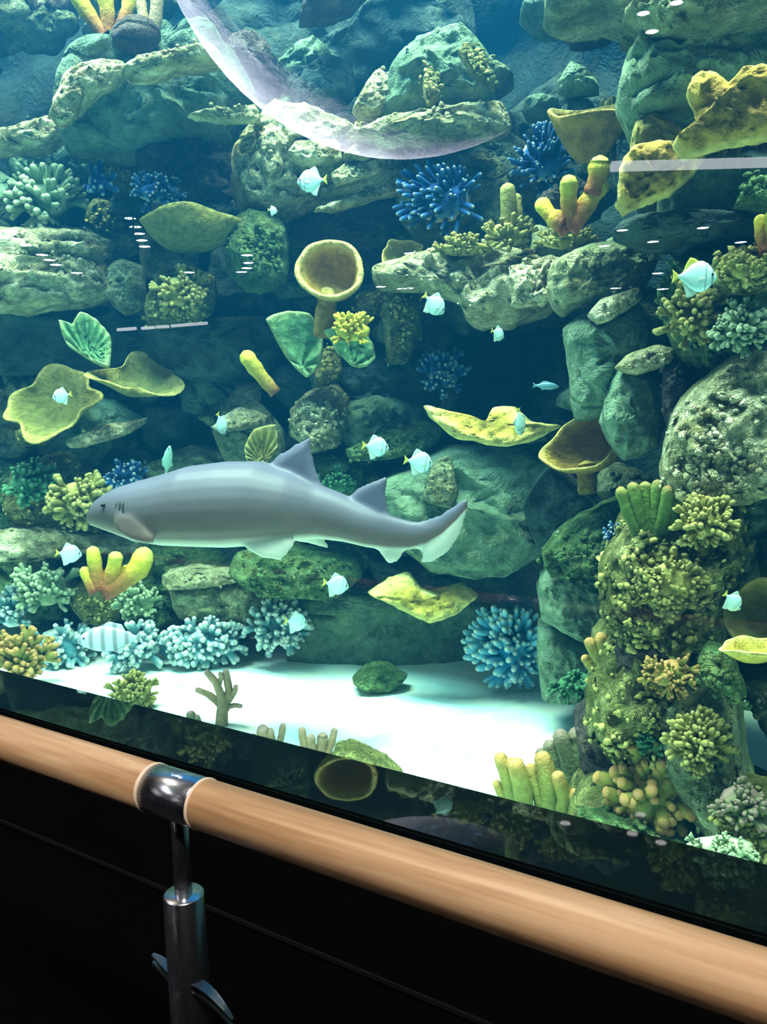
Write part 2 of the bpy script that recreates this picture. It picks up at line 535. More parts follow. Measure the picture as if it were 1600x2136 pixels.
# ------------------------------------------------------------------ rocks
def closed_spline(pts, n):
    m_ = len(pts)
    out = []
    for k in range(n):
        t = k / n * m_
        i = int(t)
        f = t - i
        p0, p1, p2, p3 = (Vector(pts[(i + q) % m_]) for q in (-1, 0, 1, 2))
        v = .5 * ((2 * p1) + (p2 - p0) * f + (2 * p0 - 5 * p1 + 4 * p2 - p3) * f * f + (3 * p1 - p0 - 3 * p2 + p3) * f ** 3)
        # keep corners fairly crisp
        out.append(v.lerp(p1.lerp(p2, f), .55))
    return out
RSEED = [0]
def rock_mesh(F, pts, th, mat, lean=0.0, p=3.0, rough=.06, strata=0.0, sh=.09, N=80, K=16, back=.7, ribs=0, tcol=False, curl=0):
    RSEED[0] += 1
    sd = Vector((RSEED[0] * 3.7, RSEED[0] * 1.3, 0))
    L = [Vector(F.loc(x, y)) for x, y in pts]
    E_ = closed_spline(L, N)
    c = sum(E_, Vector((0, 0))) / N
    size = sum((e - c).length for e in E_) / N
    vs, ts = [], []
    def put(q, d, s, sign):
        w3 = Vector((q.x, d, q.y)) * (1.6 / max(size, .12)) + sd
        amp = rough * size * 3
        nv = Vector((noise.noise(w3), noise.noise(w3 + Vector((9, 0, 4))), noise.noise(w3 + Vector((0, 7, 2)))))
        nv2 = Vector((noise.noise(w3 * 3), noise.noise(w3 * 3 + Vector((9, 0, 4))), noise.noise(w3 * 3 + Vector((0, 7, 2)))))
        k = .35 + .65 * (1 - s)
        off = (nv * .9 + nv2 * .5) * amp
        if rough > .03:
            rg = noise.noise(w3 * 5.5 + Vector((3, 1, 8)))
            off.y += amp * (.30 * rg - .55 * max(0, .12 - abs(noise.noise(w3 * 1.3 + Vector((5, 2, 1))))) / .12) / 1.2
        x = q.x + off.x * .5 * (1 if s > .99 else k)
        z = q.y + off.z * .5 * (1 if s > .99 else k)
        y = d + off.y * 1.2 + lean * (q.y - c.y) + curl * ((q.x - c.x) ** 2 + (q.y - c.y) ** 2) / max(size, .05)
        if strata and sign < 0:
            ph = (z + .05 * noise.noise(w3 * .7) + .12 * (q.x - c.x)) / sh
            fr_ = ph - math.floor(ph)
            y -= strata * (fr_ ** .6 - .5) * (1 - s ** 6)
        if ribs and sign < 0:
            ang = math.atan2(q.x - c.x, q.y - c.y + size * .9)
            y -= .012 * math.sin(ang * ribs)
        vs.append((x, y, z))
        ts.append(s)
    put(c, -th, 0, -1)
    for k in range(1, K + 1):
        s = (k / K) ** .8
        d = -th * (1 - s ** p) ** (1 / p) if s < 1 else 0
        for e in E_:
            put(c.lerp(e, s), d, s, -1)
    KB = 3
    for k in range(KB - 1, 0, -1):
        s = k / KB
        d = th * back * (1 - s ** 2)
        for e in E_:
            put(c.lerp(e, s), d, s, 1)
    put(c, th * back, 0, 1)
    fs = []
    for i in range(N):
        fs.append((0, 1 + i, 1 + (i + 1) % N))
    rows = K + KB - 1
    for r in range(rows - 1):
        for i in range(N):
            a, b = 1 + r * N + i, 1 + r * N + (i + 1) % N
            fs.append((a, a + N, b + N, b))
    last = len(vs) - 1
    for i in range(N):
        fs.append((last, 1 + (rows - 1) * N + (i + 1) % N, 1 + (rows - 1) * N + i))
    return mesh('rock', vs, fs, mat, True, ts)
def rock(pts, dY, th, mat, lean=0.15, label=None, name='rock', cat='rock', Y=None, group=None, **kw):
    cx = sum(p[0] for p in pts) / len(pts)
    cy = sum(p[1] for p in pts) / len(pts)
    F = Frame(cx, cy, (Y0(cx, cy) if Y is None else Y) + dY)
    me = rock_mesh(F, pts, th, MT[mat], lean, **kw)
    o = link(name, me, None if label else WALL, F.M)
    if label:
        tag(o, label, cat, group)
    return o
def ell(cx, cy, rx, ry, n=9, ph=0.3):
    return [(cx + rx * math.cos(ph + 2 * math.pi * i / n), cy - ry * math.sin(ph + 2 * math.pi * i / n)) for i in range(n)]

def blob_unit():
    bm = bmesh.new()
    bmesh.ops.create_icosphere(bm, subdivisions=1, radius=1)
    r_ = [v.co.copy() for v in bm.verts], [tuple(v.index for v in f.verts) for f in bm.faces]
    bm.free()
    return r_
BLOB = blob_unit()
def encrust(o, n, mats, seed, smin=.004, smax=.015):
    """knobs of growth on the face of one rock: too small and many to pick apart"""
    rng = random.Random(seed)
    me = o.data
    cand = [v for v in me.vertices if v.normal.y < -.15]
    if not cand:
        return
    for mat in mats:
        vs, fs, ts = [], [], []
        cl = [rng.choice(cand).co for _ in range(max(2, n // 14))]
        for _ in range(n):
            if rng.random() < .75:
                c0 = rng.choice(cl)
                v = min(rng.sample(cand, min(10, len(cand))), key=lambda q: (q.co - c0).length)
            else:
                v = rng.choice(cand)
            s_ = rng.uniform(smin, smax)
            q = v.normal.to_track_quat('Z', 'Y').to_matrix()
            sx_, sy_, sz_ = s_ * rng.uniform(.7, 1.3), s_ * rng.uniform(.7, 1.3), s_ * rng.uniform(.4, .9)
            k = len(vs)
            j = Vector((rng.uniform(-.02, .02), 0, rng.uniform(-.02, .02)))
            for b in BLOB[0]:
                w_ = 1 + rng.uniform(-.35, .35)
                vs.append(v.co + j + q @ Vector((b.x * sx_ * w_, b.y * sy_ * w_, b.z * sz_ * w_)))
                ts.append(.5 + .5 * b.z)
            fs += [tuple(i + k for i in f) for f in BLOB[1]]
        e = link('encrusting_growth', mesh('encrusting_growth', vs, fs, MT[mat], True, ts), o)
        e['kind'] = 'stuff'

exec_rocks = [
    # pts, dY, th, mat, lean, kwargs
    # --- upper left
    ([(-60, -60), (150, -60), (170, 40), (120, 110), (20, 120), (-60, 100)], .35, .3, 'mid', .1, {}),
    ([(120, 200), (145, 140), (260, 118), (330, 128), (425, 95), (540, 225), (500, 270), (480, 330), (380, 318), (270, 335), (150, 320), (118, 260)], .0, .42, 'shade', -.30, {'p': 3.5}),
    ([(105, 250), (140, 150), (250, 128), (275, 150), (245, 185), (190, 215), (135, 275)], -.40, .16, 'pale', .3, {'strata': .05}),
    ([(255, 160), (285, 135), (370, 118), (440, 98), (470, 140), (390, 150), (330, 172), (275, 180)], -.40, .16, 'pale', .3, {'strata': .05}),
    ([(390, 245), (440, 232), (520, 240), (535, 225), (545, 260), (470, 262)], -.35, .1, 'pale', .3, {}),
    ([(-40, 300), (60, 268), (125, 250), (150, 290), (90, 330), (-40, 335)], -.1, .25, 'pale', .35, {'strata': .05}),
    ([(270, 330), (390, 300), (480, 320), (500, 440), (420, 430), (340, 390)], .15, .3, 'purple', -.3, {}),
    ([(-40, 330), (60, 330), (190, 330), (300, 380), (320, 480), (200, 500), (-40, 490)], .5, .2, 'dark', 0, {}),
    ([(-50, 500), (60, 478), (180, 485), (240, 520), (225, 570), (235, 625), (140, 650), (-50, 655)], -.05, .35, 'pale', .1, {'strata': .06}),
    ([(225, 560), (255, 540), (300, 560), (305, 640), (260, 660), (225, 625)], -.12, .15, 'mid', .1, {}),
    ([(-50, 640), (150, 640), (240, 650), (450, 640), (600, 660), (590, 760), (500, 790), (350, 800), (100, 790), (-50, 780)], .35, .3, 'dark', -.25, {}),
    ([(300, 640), (330, 570), (400, 560), (450, 580), (445, 660), (380, 690), (310, 690)], -.1, .18, 'moss', .1, {}),
    ([(300, 690), (380, 672), (560, 665), (600, 720), (560, 790), (420, 800), (330, 760)], .1, .3, 'dark', -.3, {}),
    # --- upper middle
    ([(625, 60), (640, 8), (700, -40), (790, -40), (745, 28), (660, 58)], .1, .25, 'purple', .2, {}),
    ([(560, -60), (900, -60), (1000, 20), (990, 110), (850, 120), (700, 240), (520, 190), (430, 60)], .7, .25, 'dark', 0, {}),
    ([(735, 240), (765, 180), (792, 148), (822, 180), (828, 222), (790, 255), (755, 258)], -.1, .16, 'pale', .25, {}),
    ([(800, 255), (812, 170), (872, 110), (965, 88), (1025, 150), (1038, 215), (1000, 245), (860, 255)], .1, .35, 'teal', -.05, {}),
    ([(955, 110), (970, 92), (1000, 110), (1034, 185), (1028, 198), (985, 160)], -.22, .08, 'moss', .25, {}),
    ([(880, 180), (893, 138), (912, 160), (918, 210), (890, 225)], -.22, .08, 'moss', .2, {}),
    ([(740, 300), (800, 262), (920, 240), (1045, 222), (1068, 262), (1050, 290), (930, 305), (850, 318)], -.15, .22, 'pale', .35, {'strata': .04}),
    ([(540, 260), (560, 230), (640, 240), (760, 290), (870, 325), (870, 390), (720, 420), (580, 480), (505, 440), (483, 350), (500, 300)], .05, .35, 'pale', .05, {'strata': .05}),
    ([(600, 330), (620, 305), (700, 300), (715, 345), (640, 352)], -.28, .12, 'pale', .15, {'p': 5}),
    ([(715, 335), (735, 312), (790, 306), (800, 322), (760, 345)], -.28, .10, 'pale', .25, {'p': 5}),
    ([(600, 300), (610, 268), (700, 262), (760, 285), (740, 305), (660, 300)], -.24, .12, 'pale', .15, {'p': 5}),
    ([(540, 330), (548, 270), (590, 255), (600, 300), (590, 370), (560, 400)], -.22, .12, 'pale', .1, {}),
    ([(690, 370), (720, 350), (790, 340), (800, 360), (740, 385), (700, 395)], -.28, .10, 'pale', .25, {'p': 5}),
    ([(655, 445), (760, 402), (865, 375), (880, 390), (780, 420), (690, 450)], -.22, .10, 'pale', .5, {}),
    ([(560, 480), (660, 450), (790, 420), (860, 430), (840, 520), (700, 530), (600, 520)], .2, .2, 'purple', -.2, {}),
    ([(480, 470), (520, 440), (590, 460), (605, 520), (600, 590), (550, 615), (500, 600), (470, 530)], -.15, .25, 'greenmoss', .1, {}),
    ([(440, 530), (500, 520), (560, 610), (620, 640), (600, 700), (500, 690), (430, 650)], .25, .2, 'dark', 0, {}),
    ([(1000, 300), (1080, 230), (1180, 150), (1290, 230), (1290, 420), (1180, 480), (1030, 430)], .75, .25, 'dark', 0, {}),
    ([(840, 330), (1000, 300), (1120, 320), (1220, 380), (1230, 500), (1080, 530), (880, 520), (830, 440)], .35, .25, 'mid', .1, {}),
    # --- upper right
    ([(1135, 60), (1145, -20), (1200, -60), (1450, -60), (1400, 60), (1330, 78), (1270, 62), (1210, 65), (1165, 80)], -.05, .3, 'mid', .1, {'strata': .05}),
    ([(1300, 60), (1420, 20), (1660, -40), (1660, 70), (1480, 130), (1360, 110)], -.12, .28, 'mid', .2, {'strata': .06}),
    ([(1290, 230), (1318, 130), (1400, 70), (1560, 90), (1660, 70), (1660, 260), (1480, 270), (1380, 300), (1310, 300)], .05, .35, 'teal', .0, {'strata': .03}),
    ([(1160, 190), (1190, 140), (1230, 160), (1250, 200), (1180, 210)], .2, .15, 'teal', .3, {}),
    ([(1370, 440), (1440, 360), (1520, 350), (1660, 340), (1660, 480), (1400, 480)], .1, .25, 'teal', -.1, {}),
    ([(1530, 440), (1560, 390), (1610, 370), (1620, 445)], -.15, .1, 'greenmoss', .1, {}),
    ([(1280, 500), (1330, 470), (1660, 455), (1660, 510), (1500, 525), (1340, 530)], .0, .3, 'dark', -.2, {}),
    # --- middle band
    ([(775, 570), (870, 535), (1000, 515), (1090, 528), (1180, 540), (1180, 600), (1140, 655), (1060, 690), (985, 685), (955, 640), (880, 612), (790, 605)], -.1, .35, 'pale', .25, {'rough': .09}),
    ([(1150, 560), (1230, 520), (1345, 508), (1372, 560), (1330, 620), (1250, 640), (1170, 660), (1140, 620)], -.1, .3, 'mid', .15, {}),
    ([(1060, 560), (1100, 545), (1180, 545), (1200, 600), (1130, 640), (1070, 640)], -.38, .1, 'pale', .2, {'rough': .1}),
    ([(1070, 560), (1150, 532), (1165, 548), (1090, 572)], -.4, .06, 'pale', .3, {}),
    ([(1225, 660), (1250, 628), (1330, 600), (1340, 622), (1280, 668), (1245, 680)], -.3, .1, 'pale', .3, {}),
    ([(795, 640), (830, 605), (870, 615), (880, 690), (850, 760), (810, 760)], -.05, .16, 'moss', .1, {}),
    ([(1175, 690), (1240, 640), (1370, 610), (1410, 660), (1395, 730), (1310, 770), (1260, 870), (1200, 880), (1185, 780)], .0, .35, 'teal', .1, {}),
    ([(930, 690), (1180, 680), (1210, 780), (1190, 880), (1080, 880), (950, 860), (890, 760)], .95, .2, 'wall', 0, {}),  # cave backing, its shade carried by the dark wall colour
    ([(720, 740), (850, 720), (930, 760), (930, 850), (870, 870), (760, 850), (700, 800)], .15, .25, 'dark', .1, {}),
    ([(605, 860), (640, 820), (700, 795), (728, 830), (722, 890), (705, 935), (650, 945), (608, 905)], -.15, .2, 'pitted', .15, {'rough': .09}),
    ([(655, 790), (670, 730), (700, 720), (715, 770), (700, 810), (670, 815)], -.1, .14, 'moss', .1, {}),
    ([(700, 850), (790, 820), (890, 850), (900, 900), (800, 920), (720, 930)], .05, .25, 'teal', -.1, {}),
    ([(725, 935), (790, 900), (900, 880), (930, 900), (890, 940), (800, 958), (735, 960)], -.2, .15, 'greenmoss', .35, {}),
    ([(640, 950), (720, 945), (760, 980), (740, 1030), (660, 1030), (630, 990)], -.1, .2, 'greenmoss', .2, {}),
    ([(870, 960), (900, 940), (960, 920), (1120, 940), (1160, 1010), (1150, 1130), (1050, 1180), (900, 1170), (800, 1090), (790, 1000)], .05, .4, 'teal', .12, {'p': 4}),
    ([(880, 1040), (905, 960), (940, 950), (955, 1020), (940, 1060)], -.32, .08, 'mid', .2, {}),
    ([(1090, 1050), (1150, 960), (1220, 1020), (1250, 1060), (1200, 1130), (1130, 1150)], .05, .25, 'dark', .0, {}),
    ([(1250, 880), (1290, 760), (1380, 770), (1395, 840), (1370, 930), (1300, 960)], -.1, .25, 'teal', .15, {}),
    ([(1280, 770), (1310, 740), (1370, 720), (1415, 730), (1400, 760), (1330, 782)], -.25, .12, 'pale', .4, {}),
    ([(1385, 760), (1420, 750), (1440, 830), (1400, 900), (1380, 860)], -.1, .15, 'purple', .0, {}),
    ([(1375, 960), (1420, 830), (1500, 760), (1640, 700), (1660, 980), (1560, 1040), (1440, 1040), (1385, 1010)], -.1, .35, 'pitted', .2, {'rough': .08}),
    ([(1370, 620), (1420, 540), (1520, 540), (1660, 520), (1660, 740), (1520, 780), (1420, 760)], .1, .3, 'greenmoss', .1, {'rough': .09}),
    ([(1480, 560), (1520, 530), (1620, 520), (1660, 590), (1560, 620), (1490, 610)], -.2, .14, 'moss', .2, {}),
    # --- left middle
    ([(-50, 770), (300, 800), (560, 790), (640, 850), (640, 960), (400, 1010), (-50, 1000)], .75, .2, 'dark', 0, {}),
    ([(135, 920), (190, 840), (240, 832), (310, 880), (250, 910), (180, 930)], .0, .2, 'teal', .2, {}),
    ([(138, 922), (180, 895), (310, 872), (270, 905), (160, 935)], -.18, .08, 'pale', .4, {}),
    ([(30, 900), (80, 885), (120, 905), (90, 930), (40, 925)], -.15, .1, 'moss', .3, {}),
    ([(440, 900), (480, 840), (540, 835), (590, 890), (590, 960), (480, 970)], .1, .2, 'mid', .1, {}),
    ([(440, 890), (500, 848), (560, 868), (540, 890), (470, 900)], -.1, .1, 'pale', .4, {}),
    ([(460, 860), (500, 800), (545, 800), (540, 850), (480, 870)], .1, .12, 'mid', .2, {}),
    ([(560, 810), (580, 760), (660, 760), (670, 830), (600, 850)], .2, .2, 'dark', .1, {}),
    ([(30, 980), (130, 940), (230, 990), (280, 1060), (230, 1120), (80, 1120), (0, 1060)], .05, .3, 'moss', .15, {'rough': .09}),
    ([(-40, 930), (30, 960), (60, 1050), (20, 1120), (-40, 1120)], .05, .25, 'greenmoss', .15, {}),
    ([(290, 970), (400, 930), (560, 940), (640, 1000), (560, 1040), (360, 1040)], .35, .25, 'mid', .1, {}),
    ([(-40, 1110), (70, 1090), (180, 1110), (330, 1110), (340, 1145), (180, 1150), (60, 1165), (-40, 1165)], -.1, .2, 'pale', .45, {'strata': .03}),
    ([(-40, 1150), (80, 1150), (180, 1170), (170, 1260), (60, 1300), (-40, 1280)], .1, .3, 'greenmoss', .1, {'rough': .1}),
    ([(50, 1170), (90, 1145), (120, 1180), (100, 1230), (60, 1210)], -.1, .12, 'mid', .2, {}),
    ([(140, 1250), (160, 1215), (250, 1215), (260, 1260), (230, 1300), (170, 1290)], -.15, .16, 'moss', .3, {}),
    ([(240, 1180), (340, 1120), (480, 1140), (500, 1200), (490, 1270), (380, 1300), (260, 1290)], .1, .3, 'greenmoss', .15, {'rough': .1}),
    ([(340, 1200), (390, 1180), (490, 1180), (540, 1195), (470, 1215), (350, 1225)], -.15, .12, 'pale', .5, {}),
    ([(350, 1215), (420, 1205), (540, 1200), (610, 1220), (600, 1290), (480, 1300), (370, 1280)], .0, .25, 'mid', .0, {}),
    ([(480, 1190), (500, 1145), (620, 1135), (740, 1150), (755, 1190), (700, 1235), (540, 1232)], -.15, .25, 'greenmoss', .3, {}),
    ([(600, 1240), (700, 1220), (900, 1220), (1010, 1240), (1020, 1420), (860, 1430), (700, 1420), (600, 1400)], .25, .25, 'teal', .0, {'p': 5, 'rough': .03}),
    ([(760, 1150), (900, 1160), (1120, 1150), (1140, 1280), (1000, 1300), (820, 1260)], .5, .2, 'dark', .0, {}),
    ([(300, 1290), (480, 1290), (640, 1330), (650, 1400), (500, 1400), (300, 1400)], .3, .2, 'teal', .3, {}),
    # --- right column
    ([(1125, 1190), (1160, 1165), (1270, 1170), (1270, 1260), (1240, 1330), (1130, 1275)], .0, .25, 'teal', .05, {'p': 4}),
    ([(1125, 1285), (1240, 1330), (1250, 1400), (1200, 1440), (1130, 1430)], .05, .25, 'teal', .05, {'p': 4}),
    ([(1130, 1140), (1190, 1080), (1300, 1030), (1340, 1090), (1320, 1170), (1230, 1190), (1150, 1190)], -.1, .25, 'greenmoss', .25, {}),
    ([(1250, 1160), (1310, 1040), (1420, 1000), (1540, 1020), (1560, 1120), (1510, 1240), (1440, 1330), (1320, 1330), (1260, 1260)], -.1, .4, 'moss', .15, {'rough': .1}),
    ([(1500, 1000), (1660, 960), (1660, 1250), (1530, 1230), (1540, 1110)], .35, .25, 'teal', .0, {}),
    ([(1240, 1330), (1290, 1250), (1400, 1230), (1500, 1260), (1520, 1400), (1480, 1520), (1340, 1560), (1230, 1480)], -.12, .4, 'moss', .15, {'rough': .1}),
    ([(1280, 1340), (1320, 1300), (1400, 1300), (1410, 1370), (1350, 1400), (1290, 1390)], -.45, .14, 'purple', .1, {'rough': .1}),
    ([(1200, 1480), (1260, 1430), (1400, 1440), (1420, 1520), (1350, 1600), (1230, 1600)], -.2, .3, 'purple', .2, {'rough': .08}),
    ([(1380, 1400), (1460, 1330), (1520, 1350), (1545, 1450), (1560, 1560), (1590, 1660), (1560, 1720), (1440, 1640), (1380, 1520)], -.1, .35, 'mid', .25, {'rough': .07}),
    ([(1455, 1370), (1480, 1338), (1530, 1360), (1560, 1440), (1530, 1450), (1480, 1410)], -.42, .1, 'greenmoss', .2, {}),
    ([(1180, 1680), (1220, 1600), (1380, 1560), (1500, 1600), (1660, 1640), (1660, 1860), (1420, 1860), (1250, 1790)], -.15, .35, 'moss', .4, {'rough': .1}),
    ([(1480, 1660), (1540, 1620), (1660, 1630), (1660, 1780), (1540, 1780)], -.35, .16, 'moss', .2, {'rough': .1}),
    ([(1200, 1690), (1320, 1700), (1440, 1740), (1660, 1750), (1660, 1860), (1420, 1880), (1260, 1780)], -.42, .15, 'greenmoss', .5, {'rough': .08}),
    ([(1520, 1200), (1660, 1180), (1660, 1500), (1560, 1470), (1520, 1350)], .45, .2, 'dark', .0, {}),
]
GROW = {'pale': (22, ('pale',)), 'mid': (30, ('mid',)), 'moss': (130, ('moss', 'olive')), 'pitted': (110, ('pale',)),
        'greenmoss': (140, ('greenmoss',)), 'purple': (40, ('purple',))}
for i_, (pts, dY, th, mat, lean, kw) in enumerate(exec_rocks):
    o_ = rock(pts, dY, th, mat, lean, **kw)
    if mat in GROW:
        ar = (max(p[0] for p in pts) - min(p[0] for p in pts)) * (max(p[1] for p in pts) - min(p[1] for p in pts)) / 20000
        encrust(o_, int(GROW[mat][0] * min(3.5, max(.4, ar))), GROW[mat][1], i_)

# recessed rubble between the larger boulders
rr_ = random.Random(77)
for gy in range(-20, 1330, 92):
    for gx in range(-20, 1640, 104):
        x, y = gx + rr_.uniform(-38, 38), gy + rr_.uniform(-34, 34)
        sz, asp, dd = rr_.uniform(38, 74), rr_.uniform(.5, .95), rr_.uniform(.18, .42)
        mt_ = rr_.choice(('mid', 'shade', 'shade', 'purple', 'greenmoss', 'dark', 'moss', 'mid', 'teal'))
        ph_ = rr_.uniform(0, 1)
        if (915 < x < 1215 and 670 < y < 890) or (x < 110 and 90 < y < 290) or (430 < x < 1130 and y < 110) or (1150 < x < 1340 and 60 < y < 210) or (y > 1220 and 590 < x < 1150) or (y > 1150 and 740 < x < 1130) or (y > 1290 and x < 1150):
            continue
        pts = [(px_ + rr_.uniform(-.16, .16) * sz, py_ + rr_.uniform(-.16, .16) * sz) for px_, py_ in ell(x, y, sz, sz * asp, 9, ph_)]
        o_ = rock(pts, dd, rr_.uniform(.14, .26), mt_, rr_.uniform(-.15, .4), N=40, K=8, rough=.09)
        if mt_ in GROW:
            encrust(o_, int(GROW[mt_][0] * .4), GROW[mt_][1], gx * 7 + gy)

# the reef goes on past both ends of the photograph
for gy in range(-40, 1500, 150):
    for gx in list(range(1740, 2560, 160)) + list(range(-430, -60, 120)):
        x, y = gx + rr_.uniform(-50, 50), gy + rr_.uniform(-50, 50)
        sz, asp = rr_.uniform(90, 150), rr_.uniform(.5, .9)
        mt_ = rr_.choice(('mid', 'shade', 'teal', 'greenmoss', 'pale', 'moss', 'mid'))
        pts = [(px_ + rr_.uniform(-.16, .16) * sz, py_ + rr_.uniform(-.16, .16) * sz) for px_, py_ in ell(x, y, sz, sz * asp, 9, rr_.uniform(0, 1))]
        o_ = rock(pts, (.35 + rr_.uniform(-.15, .15)) if gx > 0 else .1, .28, mt_, rr_.uniform(0, .3), N=44, K=9, rough=.09)
        if mt_ in GROW:
            encrust(o_, int(GROW[mt_][0]), GROW[mt_][1], gx * 3 + gy)

# free-standing stones on the sand
rock([(735, 1415), (760, 1388), (810, 1383), (850, 1405), (815, 1430), (760, 1432)], 0, .12, 'greenmoss', .5,
     'low green stone half sunk in the white sand below the smooth rock face', 'stone', 'stone', Y=2.3)
rock([(690, 1590), (705, 1550), (750, 1548), (800, 1570), (845, 1612), (800, 1650), (720, 1630)], 0, .14, 'moss', .3,
     'rounded mossy stone on the sand against the window edge', 'stone', 'stone', Y=1.44)

# ------------------------------------------------------------------ corals and sponges
def branch_child(root, pts3, w0, w1, mat, rng, name='branch', bulb=1.0, seg=10):
    p, r = finger_path(pts3, w0, w1, rng, bulb)
    vs, fs, ts = tube(p, r, seg)
    return link(name, mesh(name, vs, fs, mat, True, ts), root)
def fingers(label, name, lst, Y, mat, cat='coral', seed=1, base=None, bulb=1.1, group=None):
    """each finger traced as a polyline of photo pixels: ([(x,y),..], base width px, tip width px)"""
    rng = random.Random(seed)
    cx = sum(l[0][0][0] for l in lst) / len(lst)
    cy = max(l[0][0][1] for l in lst)
    F = Frame(cx, cy, Y)
    root = tag(empty(name, F.M), label, cat, group)
    for q in lst:
        pts, w0, w1 = q[:3]
        dz = rng.uniform(-.05, .05)
        P = []
        for i, (x, y) in enumerate(pts):
            a, b = F.loc(x, y)
            P.append((a, dz * i / max(1, len(pts) - 1), b))
        branch_child(root, P, w0 * F.k / 2, w1 * F.k / 2, MT[q[3] if len(q) > 3 else mat], rng, bulb=bulb)
    if base:
        x, y, rx, ry = base
        F2 = F
        me = rock_mesh(F2, ell(x, y, rx, ry), rx * F.k * .6, MT[mat], .2, rough=.06, N=24, K=5)
        link('base', me, root)
    return root
UNIT = {}
def unit_branch(mat, var, fork):
    key = (mat, var, fork)
    if key not in UNIT:
        rng = random.Random(hash((mat, var)) % 999 if False else var * 17 + len(mat))
        bend = Vector((rng.uniform(-.2, .2), rng.uniform(-.2, .2), 0))
        pts = [Vector((0, 0, 0)), Vector((0, 0, .45)) + bend * .4, Vector((0, 0, 1)) + bend]
        p, r = finger_path(pts, .16, .13, rng, 1.05)
        vs, fs, ts = tube(p, r, 7)
        if fork:
            for s_ in (-1, 1):
                q = [Vector((0, 0, .4)) + bend * .35, Vector((s_ * .2, .05 * s_, .65)), Vector((s_ * .34, .1 * s_, .92 + .06 * s_))]
                p2, r2 = finger_path(q, .12, .10, rng, 1.05)
                v2, f2, t2 = tube(p2, r2, 7)
                k = len(vs)
                vs += v2
                fs += [tuple(i + k for i in f) for f in f2]
                ts += [.35 + .65 * t for t in t2]
        UNIT[key] = mesh('branch', vs, fs, MT[mat], True, ts)
    return UNIT[key]
def bush(label, name, cx, cy, rx, ry, Y, n, flen, mat, cat='coral', seed=1, upb=.5, fat=1.0, fork=True, core=True, group=None, aim=(0, 0)):
    """colony: a low core with branches growing outward from it"""
    rng = random.Random(seed)
    F = Frame(cx, cy, Y)
    k = F.k
    root = tag(empty(name, F.M), label, cat, group)
    if core:
        me = rock_mesh(F, ell(cx, cy, rx * .72, ry * .72), rx * k * .45, MT[mat], .1, p=2, rough=.05, N=24, K=5)
        link('core', me, root)
    for i in range(n):
        th = rng.uniform(0, 2 * math.pi)
        s = math.sqrt(rng.random())
        ax, az = math.cos(th) * s, math.sin(th) * s
        ay = -math.sqrt(max(0, 1 - s * s)) * .8
        p = Vector((ax * rx * k * .7, ay * rx * k * .45, az * ry * k * .7))
        d = Vector((ax + aim[0], ay * .9, az + upb + aim[1])) + Vector((rng.uniform(-.25, .25), rng.uniform(-.25, .25), rng.uniform(-.2, .2)))
        d.normalize()
        L = flen * k * rng.uniform(.7, 1.25)
        q = d.to_track_quat('Z', 'Y').to_matrix().to_4x4()
        M = Matrix.Translation(p - d * L * .25) @ q @ Matrix.Rotation(rng.uniform(0, 6.28), 4, 'Z') @ Matrix.Diagonal((L * fat, L * fat, L, 1))
        link('branch', unit_branch(mat, i % 3, fork), root, M)
    return root
def bowl_mesh(Rm, Hm, mat, wave=.08, lobes=5, th=.06, foot=.22, seed=0, curve=.55, gap=None):
    """open cup: outside from foot to rim, inside back down"""
    rng = random.Random(seed)
    ph = [rng.uniform(0, 6.28) for _ in range(4)]
    NS, NR = 56, 9
    def rim(th_):
        return 1 + wave * math.sin(lobes * th_ + ph[0]) + wave * .7 * math.sin((lobes * 2 - 1) * th_ + ph[1]) + wave * .8 * math.sin(2 * th_ + ph[2])
    vs, ts = [], []
    prof = []
    for i in range(NR):
        s = i / (NR - 1)
        prof.append((foot + (1 - foot) * s ** curve, s, 0, s * .75))
    prof.append((1.0, 1.0 + th * .5, -th * .45, 1.0))
    for i in range(NR - 1, -1, -1):
        s = i / (NR - 1)
        prof.append(((foot + (1 - foot) * s ** curve), s, -th, .25 + .75 * s ** 2))
    for r, h, inn, t in prof:
        for k in range(NS):
            a = 2 * math.pi * k / NS
            w_ = 1 + (rim(a) - 1) * h ** 1.5
            rr = max(.01, (r * w_ + inn) * Rm)
            hh = h * Hm + (th * Rm * .9 if inn <= -th else 0) * (1 - h * .6)
            hh += Hm * .5 * wave * math.sin(3 * a + ph[3]) * h ** 2 * 2
            rr *= 1 + .03 * noise.noise(Vector((math.cos(a) * 3, math.sin(a) * 3, h * 4 + seed)))
            vs.append((rr * math.cos(a), rr * math.sin(a), hh))
            ts.append(t)
    fs = []
    n = len(prof)
    for i in range(n - 1):
        for k in range(NS):
            k2 = (k + 1) % NS
            fs.append((i * NS + k, i * NS + k2, (i + 1) * NS + k2, (i + 1) * NS + k))
    fs.append(tuple(range(NS)))
    fs.append(tuple((n - 1) * NS + k for k in range(NS)))
    return mesh('cup', vs, fs, MT[mat], True, ts)
